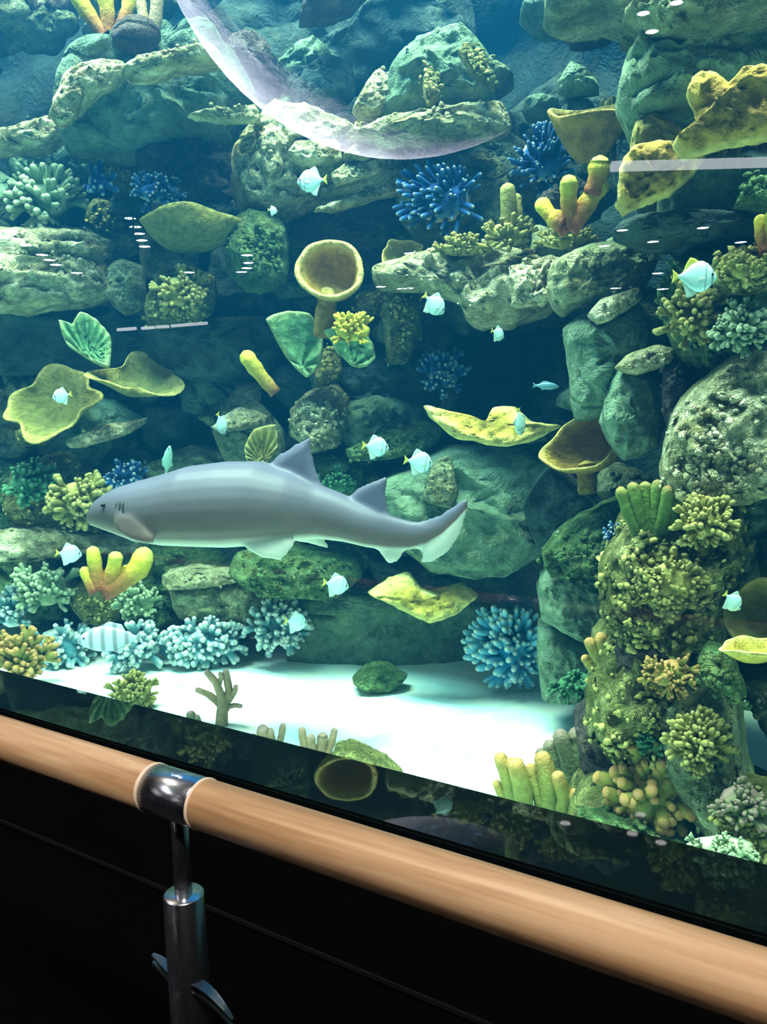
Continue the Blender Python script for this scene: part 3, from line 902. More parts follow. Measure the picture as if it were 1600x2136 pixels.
def cup(label, name, px, py, Y, Rpx, Hpx, axis, mat, wave=.06, lobes=5, seed=1, squash=1.0, spin=0, stalk=None, cat='sponge', **kw):
    """cup whose rim centre sits at a photo pixel; axis = (right, up, towards the viewer)"""
    F = Frame(px, py, Y)
    k = F.k
    d = Vector((axis[0], -axis[2], axis[1])).normalized()
    q = d.to_track_quat('Z', 'Y').to_matrix().to_4x4()
    Hm = Hpx * k
    M = F.M @ Matrix.Translation(-d * Hm) @ q @ Matrix.Rotation(spin, 4, 'Z') @ Matrix.Diagonal((1, squash, 1, 1))
    root = tag(empty(name, M), label, cat)
    link('cup', bowl_mesh(Rpx * k, Hm, mat, wave, lobes, seed=seed, **kw), root)
    if stalk:
        rng = random.Random(seed)
        inv = M.inverted() @ F.M
        P = []
        for i, (x, y) in enumerate(stalk[0]):
            a, b = F.loc(x, y)
            P.append(inv @ Vector((a, (d * -Hm).y * .9, b)))
        branch_child(root, P, stalk[1] * k / 2, stalk[2] * k / 2, MT[mat], rng, 'stalk')
    return root
def leaf(label, name, pts, Y, mat, th=.02, lean=.1, ribs=14, curl=-.25, cat='coral', **kw):
    cx = sum(p[0] for p in pts) / len(pts)
    cy = sum(p[1] for p in pts) / len(pts)
    F = Frame(cx, cy, Y)
    me = rock_mesh(F, pts, th, MT[mat], lean, p=6, rough=kw.pop('rough', .02), ribs=ribs, curl=curl, back=.6, **kw)
    return tag(link(name, me, None, F.M), label, cat)
def yb(px, d=0):
    return Y0(px) + d

# --- cups, bowls and plates
cup('round barrel sponge with its wide hollow mouth turned to the window', 'barrel_sponge', 688, 562, yb(688, -.45), 66, 70, (-.12, .30, 1), 'gold', .018, 3, 3, 1.12, 1.2,
    ([(676, 700), (680, 640), (684, 590)], 46, 40), th=.14, foot=.5)
cup('ochre cup sponge with a flared rim and narrow foot under the top rock ledge', 'cup_sponge', 1232, 232, yb(1232, -.3), 92, 100, (.05, .92, .36), 'sponge', .05, 4, 5, .85, 0, foot=.22, curve=.75)
cup('tilted ochre cup sponge with pale rim beside the wavy yellow plate coral', 'cup_sponge', 1225, 918, yb(1215, -.35), 98, 78, (-.28, .66, .74), 'sponge', .05, 4, 8, .74, .5,
    ([(1225, 1035), (1225, 1000), (1222, 965)], 40, 50), foot=.2)
cup('olive plate sponge with a dark gap under its rim, a small silver fish before it', 'plate_sponge', 108, 838, yb(108, -.3), 98, 36, (-.25, .62, .75), 'sponge_green', .12, 4, 11, .85, .3, foot=.3)
cup('angular green-brown plate sponge with a pointed arm beside the ribbed leaf coral', 'plate_sponge', 292, 782, yb(292, -.25), 92, 34, (.10, .8, .45), 'sponge_green', .22, 3, 14, .8, .9, foot=.25)
cup('wide brown plate sponge with shaded underside below the blue knob coral', 'plate_sponge', 400, 468, yb(400, -.3), 118, 52, (.20, .95, -.30), 'sponge_green', .06, 3, 17, .6, 0, foot=.3)
cup('olive bowl sponge against the teal rock at the right edge of the reef', 'bowl_sponge', 1585, 1285, yb(1585, -.25), 80, 60, (-.45, .35, .8), 'sponge_green', .04, 3, 19, 1, 0, foot=.4)
cup('pale rimmed dish sponge jutting out below the olive bowl sponge', 'bowl_sponge', 1570, 1345, yb(1570, -.5), 66, 34, (-.1, 1, .02), 'lip', .08, 4, 21, .9, 0, foot=.3)
cup('small ring-shaped olive sponge on the ledge right of the barrel sponge', 'cup_sponge', 838, 527, yb(838, -.35), 44, 30, (.0, .55, .8), 'sponge_green', .08, 4, 23, .85, 0, foot=.4)
cup('small yellow cup sponge growing on the green column below the green comb coral', 'cup_sponge', 1285, 1160, yb(1285, -.4), 52, 24, (-.25, .9, .2), 'lip', .1, 4, 25, .6, 0, foot=.3)

def plate(label, name, pts, Y, mat, th=.05, lean=.3, **kw):
    cx = sum(p[0] for p in pts) / len(pts)
    cy = sum(p[1] for p in pts) / len(pts)
    F = Frame(cx, cy, Y)
    me = rock_mesh(F, pts, th, MT[mat], lean, p=2.5, rough=kw.pop('rough', .09), **kw)
    return tag(link(name, me, None, F.M), label, 'coral')
plate('long wavy yellow plate coral with bright frilled rim above the teal boulder', 'plate_coral',
      [(880, 845), (905, 850), (960, 885), (1010, 880), (1030, 848), (1075, 850), (1110, 880), (1175, 885), (1140, 905), (1060, 930), (960, 915), (905, 880)], yb(1020, -.5), 'lip', .10, .9, rough=.05)
plate('pale yellow-green plate coral with frilled lip jutting out behind the shark tail', 'plate_coral',
      [(765, 1235), (800, 1215), (850, 1200), (880, 1230), (930, 1240), (960, 1218), (995, 1240), (960, 1270), (900, 1288), (850, 1270), (800, 1250)], yb(880, -.35), 'lip', .10, .8, rough=.05)
plate('broad upper lobe of ochre elephant-ear sponge high on the right rock', 'elephant_ear_sponge',
      [(1432, 205), (1450, 165), (1490, 150), (1520, 175), (1560, 145), (1650, 150), (1650, 285), (1570, 300), (1500, 312), (1420, 330), (1400, 300), (1450, 262)], yb(1530, -.42), 'sponge', .06, -.15, rough=.06)
plate('ochre elephant-ear sponge with a ragged lower edge beside the yellow finger coral', 'elephant_ear_sponge',
      [(1285, 425), (1290, 350), (1320, 310), (1370, 300), (1440, 300), (1475, 318), (1440, 370), (1400, 408), (1345, 428), (1305, 448)], yb(1380, -.45), 'sponge', .07, -.15, rough=.08)
plate('short ochre sponge lobe between the cup sponge and the elephant-ear sponges', 'elephant_ear_sponge',
      [(1310, 330), (1330, 260), (1370, 240), (1420, 270), (1440, 300), (1400, 330), (1350, 345)], yb(1370, -.32), 'sponge_green', .06, -.1)

# --- leaves and fans
leaf('pale green ribbed leaf coral standing on the left rocks', 'leaf_coral', [(122, 668), (150, 675), (168, 650), (200, 665), (232, 705), (228, 770), (190, 755), (140, 720)], yb(180, -.35), 'leaf', .03, .1, 26)
leaf('broad plain green leaf coral left of the yellow-green bush coral', 'leaf_coral', [(556, 670), (600, 648), (645, 655), (675, 700), (668, 760), (640, 790), (600, 750)], yb(620, -.3), 'leaf', .03, .1, 8)
leaf('light green lettuce coral below the barrel sponge', 'leaf_coral', [(676, 690), (720, 680), (770, 700), (785, 750), (750, 770), (710, 745)], yb(730, -.35), 'leaf', .04, .2, 10, rough=.06)
bush('yellow-green leafy coral on the stone column above the stubby orange-tipped coral', 'bush_coral', 1460, 1545, 58, 60, yb(1460, -.5), 60, 46, 'olive', seed=58, upb=.5, fat=.8)
leaf('flat-topped yellow fan coral above the shark back', 'fan_coral', [(510, 930), (530, 895), (575, 885), (580, 930), (555, 965), (515, 960)], yb(540, -.25), 'olive', .03, .1, 24)

# --- traced finger corals
fingers('bright yellow finger coral with a red base below the shark head', 'finger_coral', [
    ([(215, 1235), (250, 1215), (290, 1185), (305, 1140)], 46, 38), ([(222, 1228), (236, 1190), (243, 1148)], 34, 26),
    ([(210, 1230), (200, 1190), (192, 1140)], 32, 24), ([(200, 1235), (185, 1210), (172, 1185)], 30, 20), ([(235, 1225), (262, 1200), (275, 1180)], 40, 30)],
    yb(220, -.6), 'yellow', seed=4)
fingers('yellow-green finger coral with a reddish stem beside the ochre sponges', 'finger_coral', [
    ([(1190, 480), (1215, 440), (1240, 400), (1262, 365)], 32, 42), ([(1235, 405), (1248, 370), (1252, 328)], 38, 42),
    ([(1190, 470), (1186, 420), (1187, 372)], 28, 34), ([(1180, 480), (1150, 450), (1122, 410)], 30, 32), ([(1180, 470), (1160, 455), (1158, 440)], 40, 40)],
    yb(1190, -.62), 'yellow', seed=5)
fingers('yellow finger coral at the very top of the left reef', 'finger_coral', [
    ([(230, 90), (200, 50), (170, 5), (150, -40)], 26, 34), ([(225, 85), (225, 30), (215, -30)], 24, 32), ([(245, 60), (265, 20), (275, -30)], 20, 28)],
    yb(220, -.3), 'yellow', seed=6)
fingers('red-stemmed finger coral next to the round purple sponge ball', 'finger_coral', [
    ([(315, 80), (325, 40), (330, -20)], 30, 24), ([(305, 70), (298, 30), (290, -20)], 22, 20)], yb(310, -.15), 'brown', seed=7)
fingers('single yellow tube sponge on a brown stalk above the shark', 'tube_sponge', [([(575, 820), (545, 785), (522, 755), (508, 733)], 26, 32)], yb(540, -.35), 'tube', 'sponge', seed=8)
fingers('green comb coral of upright fingers with brown tips on the right column', 'comb_coral', [
    ([(1345, 1135), (1315, 1080), (1292, 1015)], 26, 24), ([(1350, 1135), (1332, 1070), (1318, 1005)], 24, 24), ([(1355, 1135), (1350, 1070), (1345, 1005)], 24, 24),
    ([(1360, 1135), (1368, 1070), (1372, 1000)], 24, 24), ([(1365, 1135), (1385, 1075), (1395, 1010)], 24, 24), ([(1372, 1135), (1402, 1085), (1418, 1035)], 24, 22)],
    yb(1350, -.55), 'green', seed=9)
fingers('yellow-green finger coral with blunt tips standing on the sand at the window edge', 'finger_coral', [
    ([(1085, 1710), (1065, 1640), (1040, 1572)], 40, 26), ([(1095, 1710), (1090, 1640), (1074, 1572)], 46, 32), ([(1078, 1710), (1050, 1665), (1032, 1630)], 26, 16),
    ([(1140, 1715), (1120, 1650), (1104, 1600)], 36, 22), ([(1145, 1715), (1148, 1640), (1128, 1570)], 50, 34), ([(1165, 1720), (1180, 1660), (1160, 1600)], 42, 26),
    ([(1170, 1720), (1196, 1680), (1200, 1635)], 34, 22), ([(1095, 1650), (1075, 1610), (1062, 1580)], 30, 22)], 1.47, 'tan', seed=10)
fingers('dull purple-tipped finger coral behind the yellow-green finger coral', 'finger_coral', [
    ([(1200, 1670), (1190, 1600), (1165, 1520)], 44, 30), ([(1215, 1670), (1208, 1590), (1205, 1522)], 48, 42), ([(1235, 1670), (1240, 1590), (1238, 1520)], 48, 40),
    ([(1190, 1670), (1165, 1600), (1140, 1548)], 38, 24), ([(1185, 1670), (1150, 1620), (1122, 1570)], 34, 22), ([(1225, 1670), (1224, 1580), (1218, 1505)], 40, 30)],
    1.62, 'purplecoral', seed=11)
fingers('green finger coral with brown tips halfway up the right column', 'finger_coral', [
    ([(1270, 1420), (1245, 1370), (1225, 1330)], 22, 22), ([(1275, 1420), (1262, 1360), (1250, 1318)], 26, 26), ([(1282, 1420), (1280, 1370), (1275, 1345)], 20, 18),
    ([(1285, 1420), (1300, 1400), (1310, 1375)], 18, 16), ([(1265, 1420), (1235, 1395), (1215, 1370)], 20, 18)], yb(1270, -.6), 'tan', seed=12)
fingers('bare branching brown coral on the white sand by the window edge', 'branching_coral', [
    ([(462, 1515), (465, 1460), (450, 1420), (428, 1395)], 26, 12), ([(468, 1480), (478, 1440), (470, 1395)], 20, 12), ([(470, 1470), (490, 1440), (492, 1425)], 16, 9),
    ([(462, 1470), (435, 1450), (407, 1440)], 18, 10), ([(472, 1475), (490, 1468), (505, 1468)], 12, 8), ([(455, 1430), (462, 1410), (458, 1398)], 12, 9)], 1.50, 'brown', seed=13)
fingers('small purple stub coral on the sand left of the mossy stone', 'stub_coral', [
    ([(550, 1560), (548, 1530), (548, 1507)], 26, 22), ([(565, 1560), (563, 1535), (560, 1515)], 24, 18), ([(580, 1560), (587, 1530), (590, 1502)], 14, 12), ([(540, 1555), (532, 1540), (526, 1525)], 18, 12)],
    1.46, 'brown', seed=14)
fingers('row of short brown finger stubs beside the mossy stone at the window edge', 'stub_coral', [
    ([(645, 1575), (632, 1550), (629, 1525)], 20, 13), ([(655, 1575), (650, 1550), (648, 1527)], 20, 15), ([(668, 1575), (672, 1550), (674, 1528)], 22, 19), ([(680, 1575), (693, 1550), (700, 1527)], 20, 13)],
    1.46, 'brown', seed=15)
fingers('grey nub of coral on the sand between brown branching and purple stub coral', 'stub_coral', [
    ([(400, 1500), (398, 1490), (397, 1482)], 22, 16), ([(412, 1505), (410, 1495), (409, 1490)], 16, 12)], 1.46, 'purplecoral', seed=16)
bc = bush('bright blue branching coral with white tips on the sand under the teal column', 'blue_coral', 1062, 1345, 66, 82, ground_Y(1060, 1425) - .12, 70, 62, 'bright_blue', seed=17, upb=.35, fat=.75, aim=(-.35, 0))
fingers('olive column coral rising right of the dark blue coral tufts', 'finger_coral', [
    ([(1060, 500), (1062, 440), (1058, 385)], 36, 30), ([(1075, 500), (1080, 450), (1076, 400)], 26, 20)], yb(1060, -.3), 'olive', seed=18)
fingers('yellow-red finger coral on the flat ledge at the right rock', 'finger_coral', [
    ([(1600, 530), (1590, 490), (1585, 445)], 30, 26), ([(1610, 530), (1612, 480), (1608, 440)], 30, 26)], yb(1590, -.3), 'yellow', seed=19)

# --- bushes
bush('pale green bushy coral in the dark hollow on the left', 'bush_coral', 95, 415, 75, 62, yb(95, -.15), 34, 46, 'palegreen', seed=21, upb=.4)
bush('small royal blue knob coral in the dark hollow on the left', 'blue_coral', 206, 378, 30, 30, yb(206, -.2), 16, 24, 'blue', seed=22, fork=False, fat=1.6)
bush('low blue-green coral tuft between the blue knob and the brown plate sponge', 'blue_coral', 330, 400, 64, 32, yb(330, -.1), 24, 30, 'blue', seed=23)
bush('yellow-green bush coral with short stubs on the ledge of the left reef', 'bush_coral', 380, 608, 64, 50, yb(380, -.3), 34, 30, 'olive', seed=24, upb=.3)
bush('dark blue coral tuft with pale pointed tips on the upper middle reef', 'blue_coral', 920, 415, 88, 74, yb(920, -.25), 90, 50, 'blue', seed=25, upb=.2, aim=(-.5, -.1), fork=False, fat=.62)
bush('deep blue coral tuft with pinkish tips left of the ochre cup sponge', 'blue_coral', 1135, 335, 70, 66, yb(1135, -.2), 80, 42, 'blue', seed=26, upb=.6, fork=False, fat=.6)
bush('yellow-green bush coral at the foot of the olive column coral', 'bush_coral', 1060, 490, 62, 36, yb(1060, -.35), 26, 30, 'olive', seed=27, upb=.6)
bush('yellow stub coral along the sunlit ledge below the dark blue tuft', 'bush_coral', 970, 520, 80, 22, yb(970, -.4), 26, 26, 'olive', seed=28, upb=.7)
bush('yellow stub coral below the yellow-green finger coral with reddish stem', 'bush_coral', 1180, 505, 80, 22, yb(1180, -.35), 26, 26, 'olive', seed=29, upb=.7)
bush('bright yellow-green bush coral above the light green lettuce coral', 'bush_coral', 735, 690, 52, 32, yb(735, -.58), 26, 28, 'tube', seed=30, upb=.6)
bush('navy blue coral clump in the mouth of the dark cave', 'blue_coral', 925, 775, 48, 52, yb(925, -.05), 26, 34, 'blue', seed=31)
bush('olive bush coral hanging over the right column below the big silver fish', 'bush_coral', 1440, 650, 62, 78, yb(1440, -.3), 44, 42, 'olive', seed=32, upb=.2)
bush('grey-green bush coral beside the pitted pale boulder', 'bush_coral', 1540, 680, 62, 58, yb(1540, -.3), 40, 38, 'palegreen', seed=33, upb=.2)
bush('yellow bush coral on the right rock behind the big silver fish', 'bush_coral', 1555, 565, 60, 30, yb(1555, -.35), 28, 28, 'olive', seed=34, upb=.6)
bush('olive bush coral left of the shark snout', 'bush_coral', 165, 1040, 62, 50, yb(165, -.35), 40, 40, 'olive', seed=35, upb=.3)
bush('blue coral tuft just above the shark head', 'blue_coral', 268, 1000, 46, 30, yb(268, -.2), 24, 30, 'blue', seed=36, upb=.4)
bush('dark green bush coral on the rocks at the left end of the reef', 'bush_coral', 60, 1010, 58, 48, yb(60, -.3), 30, 36, 'darkgreen', seed=37)
bush('grey-green bush coral left of the bright yellow finger coral', 'bush_coral', 95, 1225, 66, 52, yb(95, -.3), 36, 36, 'palegreen', seed=38)
bush('whitish blue coral clump by the left end of the sand', 'staghorn_coral', 25, 1270, 48, 54, yb(25, -.3), 36, 34, 'rubble', seed=39)
bush('blue-white staghorn coral spread below the pale rock ledges', 'staghorn_coral', 430, 1335, 100, 46, yb(430, -.2), 60, 42, 'rubble', seed=40, upb=.1)
bush('blue-white staghorn coral at the foot of the smooth rock face', 'staghorn_coral', 580, 1306, 64, 46, yb(580, -.12), 40, 40, 'rubble', seed=41, upb=.1)
bush('white staghorn coral under the yellow finger coral', 'staghorn_coral', 290, 1345, 70, 42, yb(290, -.3), 40, 40, 'rubble', seed=42, upb=.1)
bush('white coral rubble mound behind the striped fish', 'staghorn_coral', 130, 1345, 74, 52, yb(130, -.3), 44, 40, 'rubble', seed=43, upb=.1)
bush('grey-green bush coral between yellow finger coral and pale ledges', 'bush_coral', 290, 1255, 50, 40, yb(290, -.25), 26, 30, 'palegreen', seed=44)
bush('brownish yellow bush coral at the window edge on the far left', 'bush_coral', 50, 1372, 56, 66, 1.44, 44, 42, 'tan', seed=45, upb=.5)
bush('rounded olive bush coral on the sand at the window edge', 'bush_coral', 275, 1445, 56, 46, 1.44, 60, 26, 'olive', seed=46, upb=.4)
bush('dark green bush coral overhanging the sand from the right column', 'bush_coral', 1205, 1428, 60, 34, yb(1205, -.35), 40, 30, 'darkgreen', seed=47, upb=.1)
bush('stubby coral with orange tips in front of the right column', 'stub_coral', 1365, 1650, 110, 92, yb(1365, -.5), 64, 56, 'tan', seed=48, upb=.3, fork=False, fat=1.5)
bush('grey-brown stubby coral at the right end of the window edge', 'stub_coral', 1545, 1680, 66, 60, yb(1545, -.5), 36, 36, 'purplecoral', seed=49, upb=.3)
bush('small blue coral beside the green comb coral', 'blue_coral', 1288, 1122, 32, 26, yb(1288, -.5), 18, 24, 'blue', seed=50)
bush('green bush coral on the slope left of the green comb coral', 'bush_coral', 1205, 1140, 62, 36, yb(1205, -.3), 44, 24, 'palegreen', seed=51, upb=.4)
bush('olive bush coral on the outer shoulder of the right column', 'bush_coral', 1470, 1090, 64, 52, yb(1470, -.5), 44, 38, 'olive', seed=52, upb=.1)
bush('green tuft coral in the middle of the right column', 'bush_coral', 1400, 1215, 80, 60, yb(1400, -.5), 50, 30, 'olive', seed=53, upb=.1)
bush('brown bush coral on the column beneath the purple-brown stone', 'bush_coral', 1400, 1405, 60, 42, yb(1400, -.55), 34, 32, 'tan', seed=54, upb=.1)
bush('dark green bush coral behind the orange-tipped stubby coral', 'bush_coral', 1390, 1545, 60, 40, yb(1390, -.45), 34, 30, 'darkgreen', seed=55, upb=.2)
bush('green bush coral in the shade above the shark second fin', 'bush_coral', 700, 1010, 48, 26, yb(700, -.25), 26, 24, 'darkgreen', seed=56, upb=.4)
bush('green fringe coral at the window edge below the stubby coral', 'bush_coral', 1500, 1765, 100, 30, yb(1500, -.6), 40, 26, 'palegreen', seed=57, upb=.3)
# round purple sponge ball
F = Frame(283, 76, yb(283, -.3))
tag(link('ball_sponge', rock_mesh(F, ell(283, 76, 54, 42, 12), .12, MT['purple'], .05, p=2, rough=.02, N=36, K=9, back=1), None, F.M),
    'round dark purple sponge ball beneath the top yellow finger coral', 'sponge')

# ------------------------------------------------------------------ fish
def loft(secs, seg=16):
    """secs: (x, zc, half height, half width) -> closed body"""
    vs, fs = [], []
    for x, zc, h, w_ in secs:
        for k in range(seg):
            a = 2 * math.pi * k / seg
            vs.append((x, w_ * math.cos(a), zc + h * math.sin(a)))
    n = len(secs)
    for i in range(n - 1):
        for k in range(seg):
            k2 = (k + 1) % seg
            fs.append((i * seg + k, i * seg + k2, (i + 1) * seg + k2, (i + 1) * seg + k))
    fs.append(tuple(range(seg)))
    fs.append(tuple((n - 1) * seg + k for k in range(seg)))
    return vs, fs
def slab(pts, t0, t1=None, yc=0):
    """flat fin from an outline in x,z with real thickness, thinner at its outer rim"""
    n = len(pts)
    c = (sum(p[0] for p in pts) / n, sum(p[1] for p in pts) / n)
    vs = [(x, yc, z) for x, z in pts] + [(c[0] * .35 + x * .65, yc + t0, c[1] * .35 + z * .65) for x, z in pts] + [(c[0] * .35 + x * .65, yc - t0, c[1] * .35 + z * .65) for x, z in pts]
    vs += [(c[0], yc + t0, c[1]), (c[0], yc - t0, c[1])]
    fs = []
    for i in range(n):
        j = (i + 1) % n
        fs += [(i, j, n + j, n + i), (j, i, 2 * n + i, 2 * n + j), (n + i, n + j, 3 * n), (2 * n + j, 2 * n + i, 3 * n + 1)]
    return vs, fs
def ball(r, mat, name='eye'):
    bm = bmesh.new()
    bmesh.ops.create_uvsphere(bm, u_segments=10, v_segments=8, radius=r)
    me = bpy.data.meshes.new(name)
    bm.to_mesh(me)
    bm.free()
    me.materials.append(mat)
    return me
# unit fish, head towards +x, about one unit from snout to tail base
secs = [(-.50, 0, .045, .015), (-.44, 0, .06, .025), (-.34, 0, .16, .045), (-.20, 0, .30, .07), (-.04, 0, .395, .09), (.10, 0, .41, .10), (.24, 0, .35, .095), (.36, -.01, .23, .08), (.45, -.02, .11, .055), (.50, -.03, .03, .02)]
v, f = loft(secs)
FM = {'body': mesh('fish', v, f, MT['fish'])}
v, f = slab([(-.48, .04), (-.54, .09), (-.66, .19), (-.62, .0), (-.66, -.19), (-.54, -.09), (-.48, -.04)], .012)
FM['tail_fin'] = mesh('tail_fin', v, f, MT['fin_yellow'], False)
v, f = slab([(.05, .38), (-.10, .47), (-.22, .50), (-.30, .36), (-.38, .13), (-.20, .28)], .012)
FM['dorsal_fin'] = mesh('dorsal_fin', v, f, MT['fin_pale'], False)
FM['dorsal_fin_yellow'] = mesh('dorsal_fin', v, f, MT['fin_yellow'], False)
v, f = slab([(.05, -.38), (-.10, -.52), (-.24, -.56), (-.30, -.36), (-.40, -.12), (-.20, -.28)], .012)
FM['anal_fin'] = mesh('anal_fin', v, f, MT['fin_pale'], False)
v, f = slab([(.20, -.06), (.06, .0), (.02, -.10), (.10, -.14)], .008, yc=.10)
FM['pectoral_fin'] = mesh('pectoral_fin', v, f, MT['fin_pale'], False)
v, f = slab([(.20, -.06), (.06, .0), (.02, -.10), (.10, -.14)], .008, yc=-.10)
FM['pectoral_fin_far'] = mesh('pectoral_fin', v, f, MT['fin_pale'], False)
FM['eye'] = ball(.035, MT['eye'])
def fish(label, px, py, Y, Lpx, ang, yaw=0, roll=0, group='silver diamond-shaped fish'):
    """ang: heading in the picture plane (0 right, 180 left), yaw: turn out of that plane"""
    F = Frame(px, py, Y)
    s = Lpx * F.k
    A = Matrix.Rotation(R(yaw), 4, 'Z')
    flip = Matrix.Identity(4)
    if 90 < ang % 360 < 270:
        A = A @ Matrix.Rotation(math.pi, 4, 'Z')
        pit = ang - 180
        flip = Matrix.Rotation(R(pit), 4, 'Y')
    else:
        flip = Matrix.Rotation(R(-ang), 4, 'Y')
    M = F.M @ A @ flip @ Matrix.Rotation(R(roll), 4, 'X') @ Matrix.Scale(s, 4)
    o = tag(link('fish', FM['body'], None, M), label, 'fish', group)
    for k in ('tail_fin', 'dorsal_fin', 'anal_fin', 'pectoral_fin', 'pectoral_fin_far'):
        link(k.replace('_far', ''), FM['dorsal_fin_yellow' if k == 'dorsal_fin' and Lpx > 60 else k], o)
    for y in (-.072, .072):
        link('eye', FM['eye'], o, Matrix.Translation((.37, y, .05)))
    return o
fish('large silver fish with yellow dorsal fin in front of the olive bush coral', 1455, 577, 1.2, 78, -3, 12)
fish('pale blue fish before the pale layered boulder', 647, 377, 1.7, 56, 180, -15, 0)
fish('silver fish heading down over the pale ledge right of the barrel sponge', 908, 636, 1.6, 50, -40, 20)
fish('small silver fish under the pale ledge at the cave mouth', 1040, 697, 1.9, 34, -20, 45)
fish('small silver fish in front of the olive plate sponge', 127, 826, 1.3, 36, 190, 20)
fish('thin edge-on silver fish beside the pale rocks above the shark', 463, 886, 1.5, 44, -60, 55)
fish('silver fish over the green ledge below the wavy yellow plate coral', 787, 932, 1.55, 50, -8, 12)
fish('silver fish before the upper corner of the big teal boulder', 877, 964, 1.5, 54, -10, 12)
fish('edge-on silver fish with raised yellow tail over the wavy yellow plate coral', 1085, 884, 1.7, 50, -75, 60)
fish('silver fish below the shark belly against the mossy ledge', 704, 1220, 1.5, 50, -15, 15)
fish('silver fish against the smooth rock face above the sand', 620, 1298, 1.5, 46, -15, 25)
fish('silver fish beside the bright yellow finger coral', 147, 1155, 1.4, 46, -10, 10)
fish('small silver fish before the olive bowl sponge', 1530, 1256, 1.2, 46, -45, 35)
fish('tiny pale fish over the mossy boulder above the barrel sponge', 570, 439, 1.8, 20, 0, 30)

def slim_fish(label, px, py, Y, Lpx, ang, mat, hh=.17, yaw=0, stripes=None, name='fish'):
    F = Frame(px, py, Y)
    s = Lpx * F.k
    secs = [(-.42, 0, .035, .012), (-.30, 0, hh * .45, .03), (-.12, 0, hh * .85, .055), (.08, 0, hh, .07), (.26, 0, hh * .85, .07), (.40, -.01, hh * .5, .05), (.48, -.02, hh * .2, .025), (.5, -.02, .01, .008)]
    v, f = loft(secs)
    left = 90 < ang % 360 < 270
    M = F.M @ Matrix.Rotation(R(yaw), 4, 'Z') @ (Matrix.Rotation(math.pi, 4, 'Z') if left else Matrix.Identity(4)) @ Matrix.Rotation(R(ang - 180 if left else -ang), 4, 'Y') @ Matrix.Scale(s, 4)
    o = tag(link(name, mesh(name, v, f, mat), None, M), label, 'fish')
    v, f = slab([(-.40, .03), (-.55, .12), (-.50, 0), (-.55, -.12), (-.40, -.03)], .01)
    link('tail_fin', mesh('tail_fin', v, f, mat, False), o)
    v, f = slab([(.18, hh * .85), (.0, hh * 1.3), (-.2, hh * 1.05), (-.26, hh * .55), (-.05, hh * .8)], .01)
    link('dorsal_fin', mesh('dorsal_fin', v, f, mat, False), o)
    v, f = slab([(-.02, -hh * .9), (-.15, -hh * 1.2), (-.26, -hh * .6)], .01)
    link('anal_fin', mesh('anal_fin', v, f, mat, False), o)
    for y in (-.052, .052):
        link('eye', ball(.018, MT['eye']), o, Matrix.Translation((.39, y, .03)))
    return o
slim_fish('slender blue fish swimming in the mouth of the dark cave', 1140, 805, 2.0, 52, -4, MT['blue_fish'], .15)
slim_fish('slender greenish fish pointing up beside the rocks above the shark back', 350, 960, 1.7, 62, 80, MT['green_fish'], .16, 20)
mt, nt, bs = nodes('banded_fish_skin')
g = nt.nodes.new('ShaderNodeTexCoord')
wv = nt.nodes.new('ShaderNodeTexWave')
wv.inputs['Scale'].default_value = 1.7
wv.inputs['Distortion'].default_value = .4
nt.links.new(g.outputs['Object'], wv.inputs['Vector'])
nt.links.new(ramp(nt, [(.55, (.52, .68, .76)), (.85, (.24, .26, .34))], wv.outputs['Fac']), bs.inputs['Base Color'])
bs.inputs['Roughness'].default_value = .4
slim_fish('pale grey-blue fish with dark bands over the white coral rubble', 228, 1332, 1.45, 128, 178, mt, .22, -10, name='banded_fish')

# ------------------------------------------------------------------ shark
HEAD, TAIL = (208, 1082), (972, 1060)
YH, YT = 1.22, 1.62
F = Frame(560, 1060, 1.40)
# lie along the line from head to tail: recompute the local frame so x runs head -> tail
H3, T3 = at(215, 1082, YH), at(965, 1082, YT)
ux = (T3 - H3)
ux.z = 0
ux.normalize()
ny_ = Vector((-ux.y, ux.x, 0))         # away from the viewer
SM = Matrix((ux, ny_, Vector((0, 0, 1)))).transposed().to_4x4()
SM.translation = at(560, 1060, 1.40)
def sh(px, py):
    d = ray(px, py)
    t = (SM.translation - CAM).dot(ny_) / d.dot(ny_)
    q = CAM + d * t - SM.translation
    return q.dot(ux), q.z
prof = [(208, 1082, 5), (214, 1074, 17), (226, 1067, 28), (245, 1064, 39), (270, 1063, 50), (300, 1065, 61), (350, 1063, 72), (400, 1057, 81), (470, 1055, 86), (540, 1054, 83), (600, 1061, 68),
        (650, 1073, 54), (700, 1087, 47), (750, 1106, 41), (800, 1120, 34), (840, 1126, 28), (875, 1122, 22), (910, 1106, 16), (940, 1082, 11), (962, 1058, 6)]
kk = (sh(900, 1060)[0] - sh(300, 1060)[0]) / 600
def bend(x):
    """gentle swimming curve of the spine, away from the window at the tail"""
    return .10 * math.sin((x + .3) * 1.7)
secs = []
for x, y, h in prof:
    a, b = sh(x, y)
    secs.append((a, b, h * kk, h * kk * (.98 if x < 620 else .75 if x < 800 else .5)))
vs, fs = [], []
seg = 24
for a, b, h, w_ in secs:
    for k in range(seg):
        th = 2 * math.pi * k / seg
        zz = math.sin(th)
        yy = math.cos(th) * (1.0 if zz > -.3 else 1.04)
        vs.append((a, w_ * yy + bend(a), b + h * (zz if zz > 0 else zz * .97)))
n = len(secs)
for i in range(n - 1):
    for k in range(seg):
        k2 = (k + 1) % seg
        fs.append((i * seg + k, i * seg + k2, (i + 1) * seg + k2, (i + 1) * seg + k))
fs.append(tuple(range(seg)))
fs.append(tuple((n - 1) * seg + k for k in range(seg)))
